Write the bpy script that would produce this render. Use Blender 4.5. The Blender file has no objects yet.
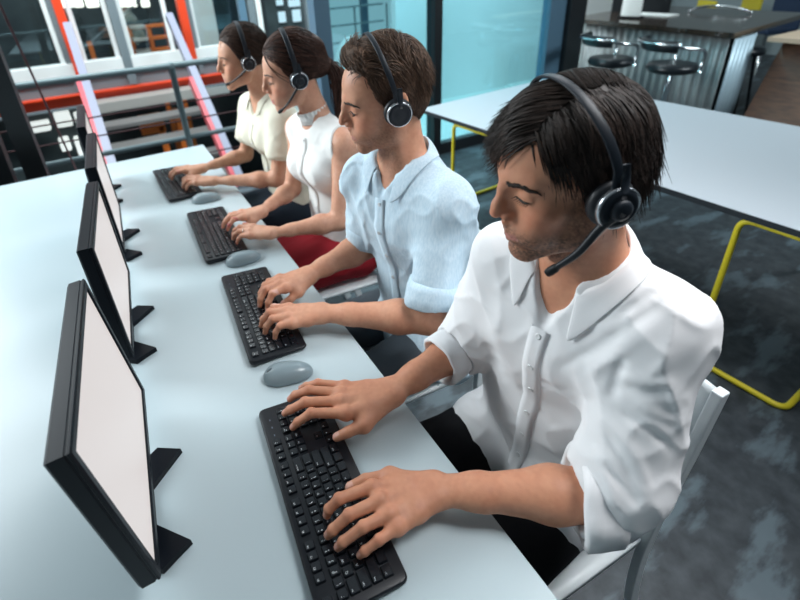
import bpy, bmesh, math, random
import numpy as np
from mathutils import Vector, Matrix
random.seed(7)
RNG = np.random.default_rng(7)
SC = bpy.context.scene
COL = SC.collection
A = np.array
PI = math.pi
rad = math.radians

# ------------------------------------------------------------------ camera
FPX, YAW, PIT, ROL = 475.2781, .4753, .4867, -.0631
CPOS = A([-.3812, -1.0983, 1.5957])
PPX, PPY = 369.5267, 217.0976
DZ = .74                                     # desk top height

def cam_axes():
    f = A([math.sin(YAW)*math.cos(PIT), math.cos(YAW)*math.cos(PIT), -math.sin(PIT)])
    r = A([math.cos(YAW), -math.sin(YAW), 0.]); u = np.cross(r, f)
    c, s = math.cos(ROL), math.sin(ROL)
    return c*r+s*u, -s*r+c*u, f
CR, CU, CF = cam_axes()
def ray(px, py): return (px-PPX)/FPX*CR-(py-PPY)/FPX*CU+CF
def onz(px, py, z): d = ray(px, py); return CPOS+d*(z-CPOS[2])/d[2]
def ony(px, py, y): d = ray(px, py); return CPOS+d*(y-CPOS[1])/d[1]
def onx(px, py, x): d = ray(px, py); return CPOS+d*(x-CPOS[0])/d[0]

# --------------------------------------------------------------- materials
def mat(name, col, rough=.5, metal=0., spec=.5, trans=0., emit=None, estr=1., coat=0., sss=0.):
    m = bpy.data.materials.new(name); m.use_nodes = True
    b = m.node_tree.nodes['Principled BSDF']
    b.inputs['Base Color'].default_value = (*col, 1)
    b.inputs['Roughness'].default_value = rough
    b.inputs['Metallic'].default_value = metal
    b.inputs['Specular IOR Level'].default_value = spec
    b.inputs['Transmission Weight'].default_value = trans
    b.inputs['Coat Weight'].default_value = coat
    if sss:
        b.inputs['Subsurface Weight'].default_value = sss
        b.inputs['Subsurface Radius'].default_value = (.012, .005, .003)
        b.inputs['Subsurface Scale'].default_value = 1.
    if emit:
        b.inputs['Emission Color'].default_value = (*emit, 1); b.inputs['Emission Strength'].default_value = estr
    return m
def nodes(m): return m.node_tree.nodes, m.node_tree.links, m.node_tree.nodes['Principled BSDF']
def noise_col(m, c1, c2, scale=5, detail=4, lo=.35, hi=.65, stretch=(1, 1, 1), rough=None):
    N, L, b = nodes(m)
    tc = N.new('ShaderNodeTexCoord'); mp = N.new('ShaderNodeMapping'); mp.inputs['Scale'].default_value = stretch
    nz = N.new('ShaderNodeTexNoise'); nz.inputs['Scale'].default_value = scale; nz.inputs['Detail'].default_value = detail
    rp = N.new('ShaderNodeValToRGB'); rp.color_ramp.elements[0].position = lo; rp.color_ramp.elements[1].position = hi
    rp.color_ramp.elements[0].color = (*c1, 1); rp.color_ramp.elements[1].color = (*c2, 1)
    L.new(tc.outputs['Object'], mp.inputs['Vector']); L.new(mp.outputs['Vector'], nz.inputs['Vector'])
    L.new(nz.outputs['Fac'], rp.inputs['Fac']); L.new(rp.outputs['Color'], b.inputs['Base Color'])
    return nz
def bump(m, scale, strength, dist=.001, detail=3, stretch=(1, 1, 1)):
    N, L, b = nodes(m)
    tc = N.new('ShaderNodeTexCoord'); mp = N.new('ShaderNodeMapping'); mp.inputs['Scale'].default_value = stretch
    nz = N.new('ShaderNodeTexNoise'); nz.inputs['Scale'].default_value = scale; nz.inputs['Detail'].default_value = detail
    bp = N.new('ShaderNodeBump'); bp.inputs['Strength'].default_value = strength; bp.inputs['Distance'].default_value = dist
    L.new(tc.outputs['Object'], mp.inputs['Vector']); L.new(mp.outputs['Vector'], nz.inputs['Vector'])
    L.new(nz.outputs['Fac'], bp.inputs['Height']); L.new(bp.outputs['Normal'], b.inputs['Normal'])
def attr_col(m, name='Col'):
    N, L, b = nodes(m)
    a = N.new('ShaderNodeVertexColor'); a.layer_name = name
    L.new(a.outputs['Color'], b.inputs['Base Color'])
M = {}
M['desk'] = mat('desk_white_laminate', (.50, .60, .635), .27, spec=.55)
M['table'] = mat('table_white_laminate', (.54, .585, .63), .42, spec=.35)
M['edge'] = mat('dark_table_edge', (.018, .024, .03), .5)
M['yellow'] = mat('yellow_paint', (.75, .62, .03), .38)
M['black'] = mat('black_plastic', (.008, .010, .014), .38, spec=.35)
M['blackm'] = mat('black_matt_plastic', (.006, .008, .010), .5, spec=.25)
M['bezel'] = mat('monitor_black_plastic', (.005, .007, .011), .36, spec=.16)
M['screen'] = mat('lit_screen', (.05, .05, .05), .4, emit=(.93, .86, .84), estr=.70)
M['grey_mouse'] = mat('grey_mouse_plastic', (.24, .31, .34), .28)
M['mouse_dark'] = mat('mouse_wheel_rubber', (.02, .025, .03), .5)
M['key'] = mat('key_plastic', (.007, .009, .013), .26, spec=.6)
M['legend'] = mat('key_legend_print', (.75, .78, .8), .5)
M['led'] = mat('indicator_lens', (.10, .13, .18), .3)
M['silver_ring'] = mat('ring_metal', (.8, .8, .78), .2, metal=1.)
M['silver'] = mat('silver_ring', (.6, .63, .66), .25, metal=.9)
M['chrome'] = mat('chrome', (.75, .78, .8), .12, metal=1.)
M['leather'] = mat('black_leather', (.010, .014, .018), .33)
M['cushion'] = mat('ear_cushion_leatherette', (.010, .012, .016), .45)
M['headset'] = mat('headset_black', (.010, .015, .022), .46, spec=.35)
M['chair'] = mat('white_moulded_plastic', (.74, .80, .82), .35)
M['skin'] = mat('skin', (.6, .35, .25), .48, spec=.35, sss=.12); attr_col(M['skin']); bump(M['skin'], 260, .25, .0008, 4)
M['hair'] = mat('hair', (.03, .02, .015), .50, spec=.28); attr_col(M['hair'])
def cloth(name, col, rough=.85, sc=700, st=.25):
    m = mat(name, col, rough, spec=.2); bump(m, sc, st, .0006, 2); return m
M['shirt_white'] = cloth('white_cotton', (.83, .83, .84))
M['shirt_blue'] = cloth('light_blue_chambray', (.50, .64, .74)); noise_col(M['shirt_blue'], (.46, .61, .71), (.60, .72, .80), 220, 3, .3, .7, (1, 1, .18))
M['blouse_white'] = cloth('white_blouse_cotton', (.80, .81, .79))
M['blouse_cream'] = cloth('cream_blouse_fabric', (.72, .70, .58))
M['black_cloth'] = cloth('black_trouser_cloth', (.008, .008, .010))
M['grey_cloth'] = cloth('dark_grey_trouser_cloth', (.07, .085, .10))
M['red_cloth'] = cloth('dark_red_skirt_cloth', (.26, .012, .02))
M['navy_cloth'] = cloth('dark_navy_skirt_cloth', (.02, .03, .045))
M['button'] = mat('pearl_button', (.75, .76, .76), .3)
M['bbutton'] = mat('grey_button', (.50, .55, .58), .3)
M['shoe'] = mat('black_shoe_leather', (.01, .01, .012), .4)

# ------------------------------------------------------------ mesh helpers
def tag(o, label=None, cat=None, group=None, kind=None):
    if label: o['label'] = label
    if cat: o['category'] = cat
    if group: o['group'] = group
    if kind: o['kind'] = kind
    return o
def link(name, me, mats, parent=None):
    o = bpy.data.objects.new(name, me); COL.objects.link(o)
    if not isinstance(mats, (list, tuple)): mats = [mats]
    for m in mats: me.materials.append(m)
    if parent is not None: o.parent = parent
    return o
def empty(name, loc=(0, 0, 0), rz=0., label=None, cat=None, group=None):
    o = bpy.data.objects.new(name, None); COL.objects.link(o); o.empty_display_size = .05
    o.location = loc; o.rotation_euler = (0, 0, rz)
    return tag(o, label, cat, group)
class MB:
    """collects verts/faces, then builds one mesh object"""
    def __init__(s): s.v = []; s.f = []; s.m = []; s.sm = []; s.c = []
    def add(s, v, f, mi=0, smooth=True, col=None):
        o = len(s.v); s.v += [tuple(map(float, q)) for q in v]
        s.f += [tuple(i+o for i in q) for q in f]; s.m += [mi]*len(f); s.sm += [smooth]*len(f)
        s.c += [col or (1, 1, 1)]*len(v)
        return s
    def build(s, name, mats, parent=None, cols=False):
        me = bpy.data.meshes.new(name); me.from_pydata(s.v, [], s.f); me.update()
        me.polygons.foreach_set('material_index', s.m); me.polygons.foreach_set('use_smooth', s.sm)
        if cols:
            ca = me.color_attributes.new('Col', 'FLOAT_COLOR', 'POINT')
            ca.data.foreach_set('color', np.c_[A(s.c), np.ones(len(s.c))].astype(np.float32).ravel())
        return link(name, me, mats, parent)
    def bm(s, bm, mi=0, smooth=False):
        bm.verts.index_update()
        s.add([v.co[:] for v in bm.verts], [[v.index for v in f.verts] for f in bm.faces], mi, smooth); bm.free(); return s
    def box(s, lo, hi, bev=0., mi=0, mtx=None, seg=2, taper=None):
        bm = bmesh.new(); bmesh.ops.create_cube(bm, size=1)
        lo = A(lo, float); hi = A(hi, float)
        for v in bm.verts:
            q = A(v.co[:]); z = q[2]
            if taper and z > 0: q = q*A([taper[0], taper[1], 1])
            v.co = Vector((lo+hi)/2+q*(hi-lo))
        if bev: bmesh.ops.bevel(bm, geom=bm.edges[:], offset=bev, segments=seg, profile=.6, affect='EDGES')
        if mtx is not None: bmesh.ops.transform(bm, matrix=mtx, verts=bm.verts)
        return s.bm(bm, mi, False)
    def tube(s, path, r, n=10, mi=0, cap=True, flat=None, col=None, closed=False, upv=None):
        v, f = tube(path, r, n, cap, flat, closed, upv); return s.add(v, f, mi, True, col)
    def lathe(s, prof, n=32, mi=0, mtx=None, cap=True, smooth=True):
        v = []; f = []; m = len(prof)
        for i in range(n):
            a = 2*PI*i/n
            for (r, z) in prof: v.append((r*math.cos(a), r*math.sin(a), z))
        for i in range(n):
            j = (i+1) % n
            for k in range(m-1): f.append((i*m+k, j*m+k, j*m+k+1, i*m+k+1))
        if cap:
            f.append([i*m for i in range(n)][::-1]); f.append([i*m+m-1 for i in range(n)])
        if mtx is not None: v = [mtx @ Vector(q) for q in v]
        return s.add(v, f, mi, smooth)
    def prism(s, poly, z0, z1, mi=0, mtx=None):
        n = len(poly); v = [(x, y, z0) for x, y in poly]+[(x, y, z1) for x, y in poly]
        f = [list(range(n))[::-1], list(range(n, 2*n))]+[(i, (i+1) % n, n+(i+1) % n, n+i) for i in range(n)]
        if mtx is not None: v = [mtx @ Vector(q) for q in v]
        return s.add(v, f, mi, False)
def nrm(v): v = A(v, float); return v/np.linalg.norm(v)
def tube(path, r, n=10, cap=True, flat=None, closed=False, upv=None):
    """swept tube; r is a number or list; flat=(w,h) multipliers for a strap-like section"""
    P = A(path, float); K = len(P)
    r = np.full(K, r) if np.isscalar(r) else A(r, float)
    T = np.gradient(P, axis=0) if not closed else np.roll(P, -1, 0)-np.roll(P, 1, 0)
    T /= np.linalg.norm(T, axis=1)[:, None]+1e-12
    up = A([0, 0, 1.]) if upv is None else A(upv, float)
    if upv is None and abs(T[0]@up) > .92: up = A([1., 0, 0])
    v = []; side = None
    for i in range(K):
        if upv is not None or side is None: x = np.cross(T[i], up)
        else: x = side-(side@T[i])*T[i]
        x /= np.linalg.norm(x)+1e-12; y = np.cross(x, T[i]); side = x
        fw, fh = flat if flat else (1, 1)
        for j in range(n):
            a = 2*PI*j/n; v.append(P[i]+r[i]*(fw*math.cos(a)*x+fh*math.sin(a)*y))
    f = []
    for i in range(K if closed else K-1):
        q = (i+1) % K
        for j in range(n):
            k = (j+1) % n; f.append((i*n+j, i*n+k, q*n+k, q*n+j))
    if cap and not closed: f.append(list(range(n))); f.append(list(range((K-1)*n, K*n))[::-1])
    return v, f
def strands(mb, W, R, C, n=4):
    """many equal-length tubes at once: W (S,K,3), R (S,K), C (S,3)"""
    W = A(W); R = A(R); S, K = W.shape[:2]
    T = np.gradient(W, axis=1); T /= np.linalg.norm(T, axis=2, keepdims=True)+1e-12
    ref = np.where(np.abs(T[:, :1, 2:3]) > .9, A([1., 0, 0]), A([0, 0, 1.])); x = np.cross(T, ref); x /= np.linalg.norm(x, axis=2, keepdims=True)+1e-12; y = np.cross(x, T)
    a = 2*PI*np.arange(n)/n
    V = W[:, :, None]+R[:, :, None, None]*(np.cos(a)[:, None]*x[:, :, None]+np.sin(a)[:, None]*y[:, :, None])
    j = np.arange(n); k = np.arange(K-1)[:, None]
    q = np.stack(np.broadcast_arrays(k*n+j, k*n+(j+1) % n, (k+1)*n+(j+1) % n, (k+1)*n+j), -1).reshape(-1, 4)
    F = (q[None]+(np.arange(S)*K*n)[:, None, None]).reshape(-1, 4)+len(mb.v)
    mb.v += V.reshape(-1, 3).tolist(); mb.f += F.tolist(); mb.m += [0]*len(F); mb.sm += [True]*len(F); mb.c += np.repeat(A(C), K*n, 0).tolist()
def smooth_path(pts, n=24, closed=False):
    """Catmull-Rom through points"""
    P = A(pts, float)
    Q = np.vstack([2*P[0]-P[1], P, 2*P[-1]-P[-2]]) if not closed else np.vstack([P[-1], P, P[0], P[1]])
    segs = len(Q)-3; out = []
    for t in np.linspace(0, segs, n, endpoint=not closed):
        i = min(int(t), segs-1); u = t-i; p0, p1, p2, p3 = Q[i:i+4]
        out.append(.5*(2*p1+(p2-p0)*u+(2*p0-5*p1+4*p2-p3)*u*u+(3*p1-p0-3*p2+p3)*u**3))
    return A(out)
def round_poly(pts, r, seg=6):
    """polyline path with rounded bends (3-D)"""
    P = [A(p, float) for p in pts]; out = [P[0]]
    for i in range(1, len(P)-1):
        a, b, c = P[i-1], P[i], P[i+1]
        d1 = nrm(a-b); d2 = nrm(c-b); L = min(r, .48*np.linalg.norm(a-b), .48*np.linalg.norm(c-b))
        for t in np.linspace(0, 1, seg):
            out.append((1-t)**2*(b+d1*L)+2*t*(1-t)*b+t*t*(b+d2*L))
    out.append(P[-1]); return A(out)
def rrect(w, h, r, n=5):
    o = []
    for cx, cy, a0 in ((w/2-r, h/2-r, 0), (-w/2+r, h/2-r, PI/2), (-w/2+r, -h/2+r, PI), (w/2-r, -h/2+r, 1.5*PI)):
        for i in range(n+1): a = a0+PI/2*i/n; o.append((cx+r*math.cos(a), cy+r*math.sin(a)))
    return o
def children(o): return [c for c in bpy.data.objects if c.parent == o]
def copy_tree(o, parent=None, kids=None):
    if kids is None:
        kids = {}
        for q in bpy.data.objects:
            if q.parent: kids.setdefault(q.parent.name, []).append(q)
    c = o.copy(); COL.objects.link(c)
    if parent is not None: c.parent = parent
    for ch in kids.get(o.name, []): copy_tree(ch, c, kids)
    return c

# --------------------------------------------------- implicit-surface engine
def vnoise(p, seed=0):
    """smooth value noise in [-1,1]"""
    i = np.floor(p).astype(np.int64); f = p-i; f = f*f*(3-2*f)
    def h(d):
        q = i+A(d); n = (q[..., 0]*374761393+q[..., 1]*668265263+q[..., 2]*2147483647+seed*974711) & 0xffffffff
        n = ((n ^ (n >> 13))*1274126177) & 0xffffffff
        n = ((n ^ (n >> 16))*2246822519) & 0xffffffff
        return ((n ^ (n >> 15)) & 0xffff)/32767.5-1
    x, y, z = f[..., 0], f[..., 1], f[..., 2]
    l = lambda a, b, t: a+(b-a)*t
    return l(l(l(h((0, 0, 0)), h((1, 0, 0)), x), l(h((0, 1, 0)), h((1, 1, 0)), x), y),
             l(l(h((0, 0, 1)), h((1, 0, 1)), x), l(h((0, 1, 1)), h((1, 1, 1)), x), y), z)
class Frame:
    def __init__(s, c=(0, 0, 0), R=np.eye(3), sc=1.): s.c = A(c, float); s.R = A(R, float); s.s = sc
    def loc(s, p): return (p-s.c)@s.R.T/s.s
    def wor(s, q): return s.c+s.s*(A(q, float)@s.R)
    def dir(s, d): return A(d, float)@s.R
WF = Frame()
class Field:
    def __init__(s): s.P = []; s.disp = None; s.damp = 0.
    def prim(s, fn, lo, hi, k, sub=False): s.P.append((fn, A(lo, float), A(hi, float), k, sub)); return s
    def cap(s, a, b, r1, r2=None, k=.01, fr=WF, an=None, sub=False):
        r2 = r1 if r2 is None else r2
        a = fr.wor(a); b = fr.wor(b); r1 = r1*fr.s; r2 = r2*fr.s
        n, sn = (None, 1) if an is None else (nrm(an[0]), an[1])
        ba = b-a
        if n is not None: ba = ba-(1-1/sn)*(ba@n)*n
        L2 = max(ba@ba, 1e-12)
        def fn(p):
            q = p-a
            if n is not None: q = q-((1-1/sn)*(q@n))[..., None]*n
            h = np.clip((q@ba)/L2, 0, 1)
            return np.sqrt(((q-h[..., None]*ba)**2).sum(-1))-(r1+(r2-r1)*h)
        R = max(r1, r2)*max(sn, 1)
        return s.prim(fn, np.minimum(a, b)-R, np.maximum(a, b)+R, k, sub)
    def ell(s, c, r, k=.01, fr=WF, R=None, sub=False):
        c = A(c, float); r = A(r, float); Rm = np.eye(3) if R is None else A(R, float); wc = fr.wor(c); m = r.max()*fr.s
        def fn(p):
            q = (fr.loc(p)-c)@Rm.T
            k0 = np.sqrt(((q/r)**2).sum(-1)); k1 = np.sqrt(((q/(r*r))**2).sum(-1))+1e-9
            return k0*(k0-1)/k1*fr.s
        return s.prim(fn, wc-m, wc+m, k, sub)
    def chain(s, pts, rs, k=.01, fr=WF, an=None):
        for i in range(len(pts)-1): s.cap(pts[i], pts[i+1], rs[i], rs[i+1], k, fr, an)
        return s
    def ev(s, p, lo=None, hi=None):
        D = np.full(p.shape[:-1], 1.)
        for fn, a, b, k, sub in s.P:
            if lo is not None and (np.any(hi < a-k-.02) or np.any(lo > b+k+.02)): continue
            d = fn(p)
            if sub: d = -d; h = np.clip(.5-.5*(d-D)/k, 0, 1); D = d*(1-h)+D*h+k*h*(1-h)
            else: h = np.clip(.5+.5*(d-D)/k, 0, 1); D = d*(1-h)+D*h-k*h*(1-h)
        if s.disp is not None:
            mk_ = np.abs(D) < .035
            if mk_.any(): D[mk_] += s.disp(p[mk_])
        return D
    def polygonize(s, res, B=16):
        U = [q for q in s.P if not q[4]]
        pad = .012+s.damp
        lo = np.min([q[1] for q in U], 0)-pad; hi = np.max([q[2] for q in U], 0)+pad
        bs = B*res; nb = np.ceil((hi-lo)/bs).astype(int)+1
        mark = np.zeros(nb, bool)
        for q in U:
            a = np.floor((q[1]-pad-lo)/bs).astype(int); b = np.floor((q[2]+pad-lo)/bs).astype(int)+1
            a = np.maximum(a, 0); mark[a[0]:b[0], a[1]:b[1], a[2]:b[2]] = True
        blk = np.argwhere(mark); cen = lo+(blk+.5)*bs
        dc = np.concatenate([s.ev(c) for c in np.array_split(cen, max(1, len(cen)//3000))])
        blk = blk[np.abs(dc) < bs*1.5+s.damp]
        g = np.arange(-1, B+1); VK = []; VP = []; QK = []
        CN = [(i, j, k) for i in (0, 1) for j in (0, 1) for k in (0, 1)]
        ED = [(a, b) for a in range(8) for b in range(a+1, 8) if sum(abs(x-y) for x, y in zip(CN[a], CN[b])) == 1]
        SY, SX = 1 << 20, 1 << 40
        for b in blk:
            gi = b*B; ax = [lo[d]+(gi[d]+g)*res for d in range(3)]
            p = np.stack(np.meshgrid(*ax, indexing='ij'), -1)
            D = s.ev(p, p[0, 0, 0], p[-1, -1, -1])
            S = D < 0
            if S.all() or not S.any(): continue
            cs = [S[i:B+1+i, j:B+1+j, k:B+1+k] for i, j, k in CN]
            tot = sum(c.astype(np.int8) for c in cs); act = (tot > 0) & (tot < 8)
            idx = np.argwhere(act)
            if not len(idx): continue
            dv = np.stack([D[idx[:, 0]+i, idx[:, 1]+j, idx[:, 2]+k] for i, j, k in CN], 1)
            acc = np.zeros((len(idx), 3)); cnt = np.zeros(len(idx))
            for e0, e1 in ED:
                d0, d1 = dv[:, e0], dv[:, e1]; c = (d0 < 0) != (d1 < 0)
                t = np.where(c, d0/np.where(c, d0-d1, 1), 0)
                q = A(CN[e0])+t[:, None]*(A(CN[e1])-A(CN[e0])); acc += q*c[:, None]; cnt += c
            pos = lo+(gi-1+idx+acc/cnt[:, None])*res
            gk = idx+gi  # global cell index (+1)
            VK.append(gk[:, 0]*SX+gk[:, 1]*SY+gk[:, 2]); VP.append(pos)
            for axis in range(3):
                o1, o2 = [(1, 2), (2, 0), (0, 1)][axis]
                s0 = S[1:B+1, 1:B+1, 1:B+1]
                sl = [slice(1, B+1)]*3; sl[axis] = slice(2, B+2); s1 = S[tuple(sl)]
                e = np.argwhere(s0 != s1)
                if not len(e): continue
                fl = s0[e[:, 0], e[:, 1], e[:, 2]]
                c = e+1+gi; st = [SX, SY, 1]; k0 = c[:, 0]*SX+c[:, 1]*SY+c[:, 2]
                q = np.stack([k0-st[o1]-st[o2], k0-st[o2], k0, k0-st[o1]], 1)
                q[~fl] = q[~fl][:, ::-1]; QK.append(q)
        VK = np.concatenate(VK); VP = np.concatenate(VP); QK = np.concatenate(QK)
        uk, ui = np.unique(VK, return_index=True)
        return VP[ui], np.searchsorted(uk, QK)
    def build(s, name, res, mats, parent=None, colfn=None):
        V, Q = s.polygonize(res)
        me = bpy.data.meshes.new(name)
        me.vertices.add(len(V)); me.vertices.foreach_set('co', V.astype(np.float32).ravel())
        me.loops.add(Q.size); me.loops.foreach_set('vertex_index', Q.astype(np.int32).ravel())
        me.polygons.add(len(Q)); me.polygons.foreach_set('loop_start', np.arange(0, Q.size, 4, dtype=np.int32))
        me.polygons.foreach_set('use_smooth', np.ones(len(Q), bool))
        me.update(calc_edges=True); me.validate()
        if colfn is not None:
            c = colfn(V); ca = me.color_attributes.new('Col', 'FLOAT_COLOR', 'POINT')
            ca.data.foreach_set('color', np.c_[c, np.ones(len(c))].astype(np.float32).ravel())
        return link(name, me, mats, parent)
    def hit(s, o, d, tmax=1.):
        """march a ray to the surface"""
        o = A(o, float); d = nrm(d); t = 0.
        for _ in range(90):
            v = float(s.ev((o+t*d)[None])[0])
            if v < .0004: break
            t += v*.6
            if t > tmax: break
        return o+t*d
    def near(s, lo, hi):
        f = Field(); f.disp = s.disp; f.damp = s.damp
        f.P = [q for q in s.P if not (np.any(hi < q[1]-q[3]-.02) or np.any(lo > q[2]+q[3]+.02))]
        return f
    def hits(s, O, D, tmax=.25, it=45):
        O = A(O, float); D = A(D, float); D = D/np.linalg.norm(D, axis=1)[:, None]; t = np.zeros(len(O))
        for _ in range(it): t = np.minimum(t+np.clip(s.ev(O+t[:, None]*D), -.01, .05)*.7, tmax)
        return O+t[:, None]*D
    def grad(s, p):
        e = .002; p = A(p, float)
        return nrm([float(s.ev((p+A(q)*e)[None])[0]-s.ev((p-A(q)*e)[None])[0]) for q in ((1, 0, 0), (0, 1, 0), (0, 0, 1))])
# ------------------------------------------------------------------- people
def head_frame(c, yaw, pit, roll, sc):
    a, p, ro = rad(yaw), rad(pit), rad(roll)
    F = A([-math.cos(a)*math.cos(p), math.sin(a)*math.cos(p), -math.sin(p)])
    L = A([-math.sin(a), -math.cos(a), 0]); U = np.cross(F, L)
    c_, s_ = math.cos(ro), math.sin(ro)
    return Frame(c, [F, c_*L+s_*U, c_*U-s_*L], sc)
def sstep(a, b, x): t = np.clip((x-a)/(b-a), 0, 1); return t*t*(3-2*t)

def head_field(S, fr, fem=False):
    w = .93 if fem else 1.
    S.ell((-.009, 0, .046), (.093, .076*w, .082), .01, fr)                        # cranium
    S.ell((.046, 0, .028), (.050, .060*w, .060), .03, fr)                         # forehead / temples
    S.ell((.040, 0, -.030), (.053, .057*w, .074), .025, fr)                       # mid face
    for s in (1, -1):
        S.cap((.004, .054*s*w, -.050), (.020, .049*s*w, -.076), .016, .014, .025, fr)        # jaw angle
        S.cap((.020, .049*s*w, -.076), (.078, .015*s, -.107), .013, .012 if not fem else .010, .022, fr)
        S.ell((.063, .042*s*w, -.022), (.022, .021, .018), .02, fr)               # cheek bone
        S.ell((.068, .030*s*w, -.055), (.024, .022, .028), .02, fr)               # cheek
    S.ell((.085, 0, -.106), (.014, .019, .014), .016, fr)                         # chin
    S.ell((.076, 0, -.066), (.027, .032, .028), .02, fr)                          # muzzle
    b = .0100 if not fem else .0080
    for s in (1, -1):
        S.cap((.090, .010*s, .022), (.075, .042*s*w, .026), b, b*.8, .014, fr)     # brow
        S.ell((.102, .033*s*w, .005), (.0155, .0165, .0115), .010, fr, sub=True)     # socket
        S.ell((.0775, .0315*s*w, .004), (.0132, .0150, .0125), .004, fr)           # lid over the eyeball
        S.cap((.0895, .020*s*w, .0005), (.0835, .045*s*w, -.0010), .0018, .0016, .003, fr)   # lower lid edge
    S.chain([(.082, 0, .020), (.086, 0, .0), (.092, 0, -.022)], [.012, .011, .013], .008, fr)
    S.chain([(.093, 0, .022), (.101, 0, .006), (.1115, 0, -.018), (.1160, 0, -.029)], [.0070, .0062, .0072, .0088 if not fem else .0078], .010, fr)
    for s in (1, -1):
        S.ell((.1025, .0120*s, -.0345), (.0105, .0068, .0078), .006, fr)            # wing of the nose
        S.cap((.1095, .0056*s, -.0425), (.104, .0066*s, -.0400), .0026, .0026, .003, fr, sub=True)
    S.cap((.103, 0, -.050), (.099, 0, -.058), .006, .0055, .008, fr)               # philtrum
    u = .0050 if fem else .0042
    S.chain([(.0865, .0245, -.0715), (.0975, .011, -.0675), (.1005, 0, -.0682), (.0975, -.011, -.0675), (.0865, -.0245, -.0715)], [.002, u, u, u, .002], .004, fr)
    S.chain([(.0865, .0235, -.0730), (.0965, .011, -.0785), (.0985, 0, -.0792), (.0965, -.011, -.0785), (.0865, -.0235, -.0730)], [.002, u*1.12, u*1.25, u*1.12, .002], .004, fr)
    S.chain([(.093, .024, -.0722), (.1035, .011, -.0728), (.1065, 0, -.0735), (.1035, -.011, -.0728), (.093, -.024, -.0722)], [.0012]*5, .0015, fr) if False else None
    for a, c in (((.0915, .0245, -.0722), (.1040, .010, -.0730)), ((.1040, .010, -.0730), (.1040, -.010, -.0730)), ((.1040, -.010, -.0730), (.0915, -.0245, -.0722))):
        S.cap(a, c, .0022, .0022, .002, fr, sub=True)                              # line between the lips
    for s in (1, -1):                                                              # ears
        tilt = rad(14); R = [[math.cos(tilt), 0, math.sin(tilt)], [0, 1, 0], [-math.sin(tilt), 0, math.cos(tilt)]]
        S.ell((-.012, .078*s*w, .004), (.0185, .0075, .032), .005, fr, R)
        S.ell((-.008, .086*s*w, .004), (.0105, .0055, .020), .004, fr, R, sub=True)
    return S

def finger(S, J, r, s):
    S.cap(J[0], J[1], r[0]*s, r[1]*s, .009*s)
    S.cap(J[1], J[2], r[1]*s, r[2]*s, .003*s)
    S.cap(J[2], J[3], r[2]*s, r[3]*s, .003*s)
def hand_field(S, W, lat, up, F, T, s=1., fa=None):
    """W wrist centre, lat unit vector to the thumb side, F four fingers of 4 joints, T thumb of 4 joints"""
    lat = nrm(lat); up = nrm(up)
    wr = [W+lat*.015*s, W+lat*.005*s, W-lat*.006*s, W-lat*.016*s]
    for i in range(4):
        S.cap(wr[i], A(F[i][0])-up*.004*s, .0165*s, (.0128, .0132, .0126, .0115)[i]*s, .014*s)
    for i in range(3):
        S.cap((wr[i]+F[i][0])/2-up*.004*s, (wr[i+1]+F[i+1][0])/2-up*.004*s, .0135*s, .0135*s, .01*s)
        S.cap(A(F[i][0])-up*.004*s, A(F[i+1][0])-up*.004*s, .0100*s, .0100*s, .008*s)
    S.cap(W+lat*.012*s-up*.004*s, T[1], .0175*s, .0135*s, .014*s)                # ball of the thumb
    S.cap(T[1], (A(F[0][0])*.6+W*.4)-up*.006*s, .012*s, .011*s, .018*s)            # web
    S.cap(T[1], T[2], .0130*s, .0108*s, .006*s); S.cap(T[2], T[3], .0108*s, .0092*s, .004*s)
    R = [(.0112, .0098, .0086, .0074), (.0115, .0100, .0088, .0076), (.0110, .0096, .0084, .0073), (.0098, .0084, .0074, .0065)]
    for i in range(4):
        S.ell(A(F[i][0])+up*.0035*s, (.009*s,)*3, .008*s)                        # knuckle
        finger(S, F[i], R[i], s)
    for i in range(4):
        S.cap(W*.45+A(F[i][0])*.55+up*.0085*s, A(F[i][0])+up*.0065*s, .0022*s, .0034*s, .004*s)
        for j in (1, 2): S.ell(A(F[i][j])+up*.0012*s, (R[i][j]*1.04*s,)*3, .003*s)
def nails(F, T, up):
    out = []
    for J in list(F)+[T]:
        d = nrm(A(J[3])-A(J[2])); n = nrm(up-(up@d)*d); out.append((A(J[3])+d*.000+n*.006, d, n))
    return out
def gen_hand(W, fwd, lat, s=1., curl=(8, -32, -62), spread=1., thumb_in=0.):
    """fingers of a typing hand. fwd/lat unit vectors (lat = thumb side)"""
    fwd = nrm(fwd); lat = nrm(lat-(A(lat)@fwd)*fwd); up = np.cross(fwd, lat)
    if up[2] < 0: up = -up
    g = lambda q: W+s*(q[0]*fwd+q[1]*lat+q[2]*up)
    F = []
    for i, (m, seg, sp) in enumerate((((.086, .026, .010), (.042, .026, .021), 7), ((.090, .005, .013), (.046, .029, .022), 1), ((.085, -.016, .011), (.042, .027, .022), -5), ((.075, -.035, .006), (.033, .020, .019), -12))):
        P = [A(m)]; sp = rad(sp*spread)
        for L, c in zip(seg, curl):
            c = rad(c+(0, 2, 0, -4)[i]); P.append(P[-1]+L*A([math.cos(c)*math.cos(sp), math.cos(c)*math.sin(sp), math.sin(c)]))
        F.append([g(q) for q in P])
    T = [g(q) for q in ((.022, .020, -.004), (.055, .040-.01*thumb_in, -.012), (.082, .044-.02*thumb_in, -.020), (.104, .038-.028*thumb_in, -.028))]
    return dict(W=A(W), lat=lat, up=up, F=F, T=T, s=s)

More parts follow.
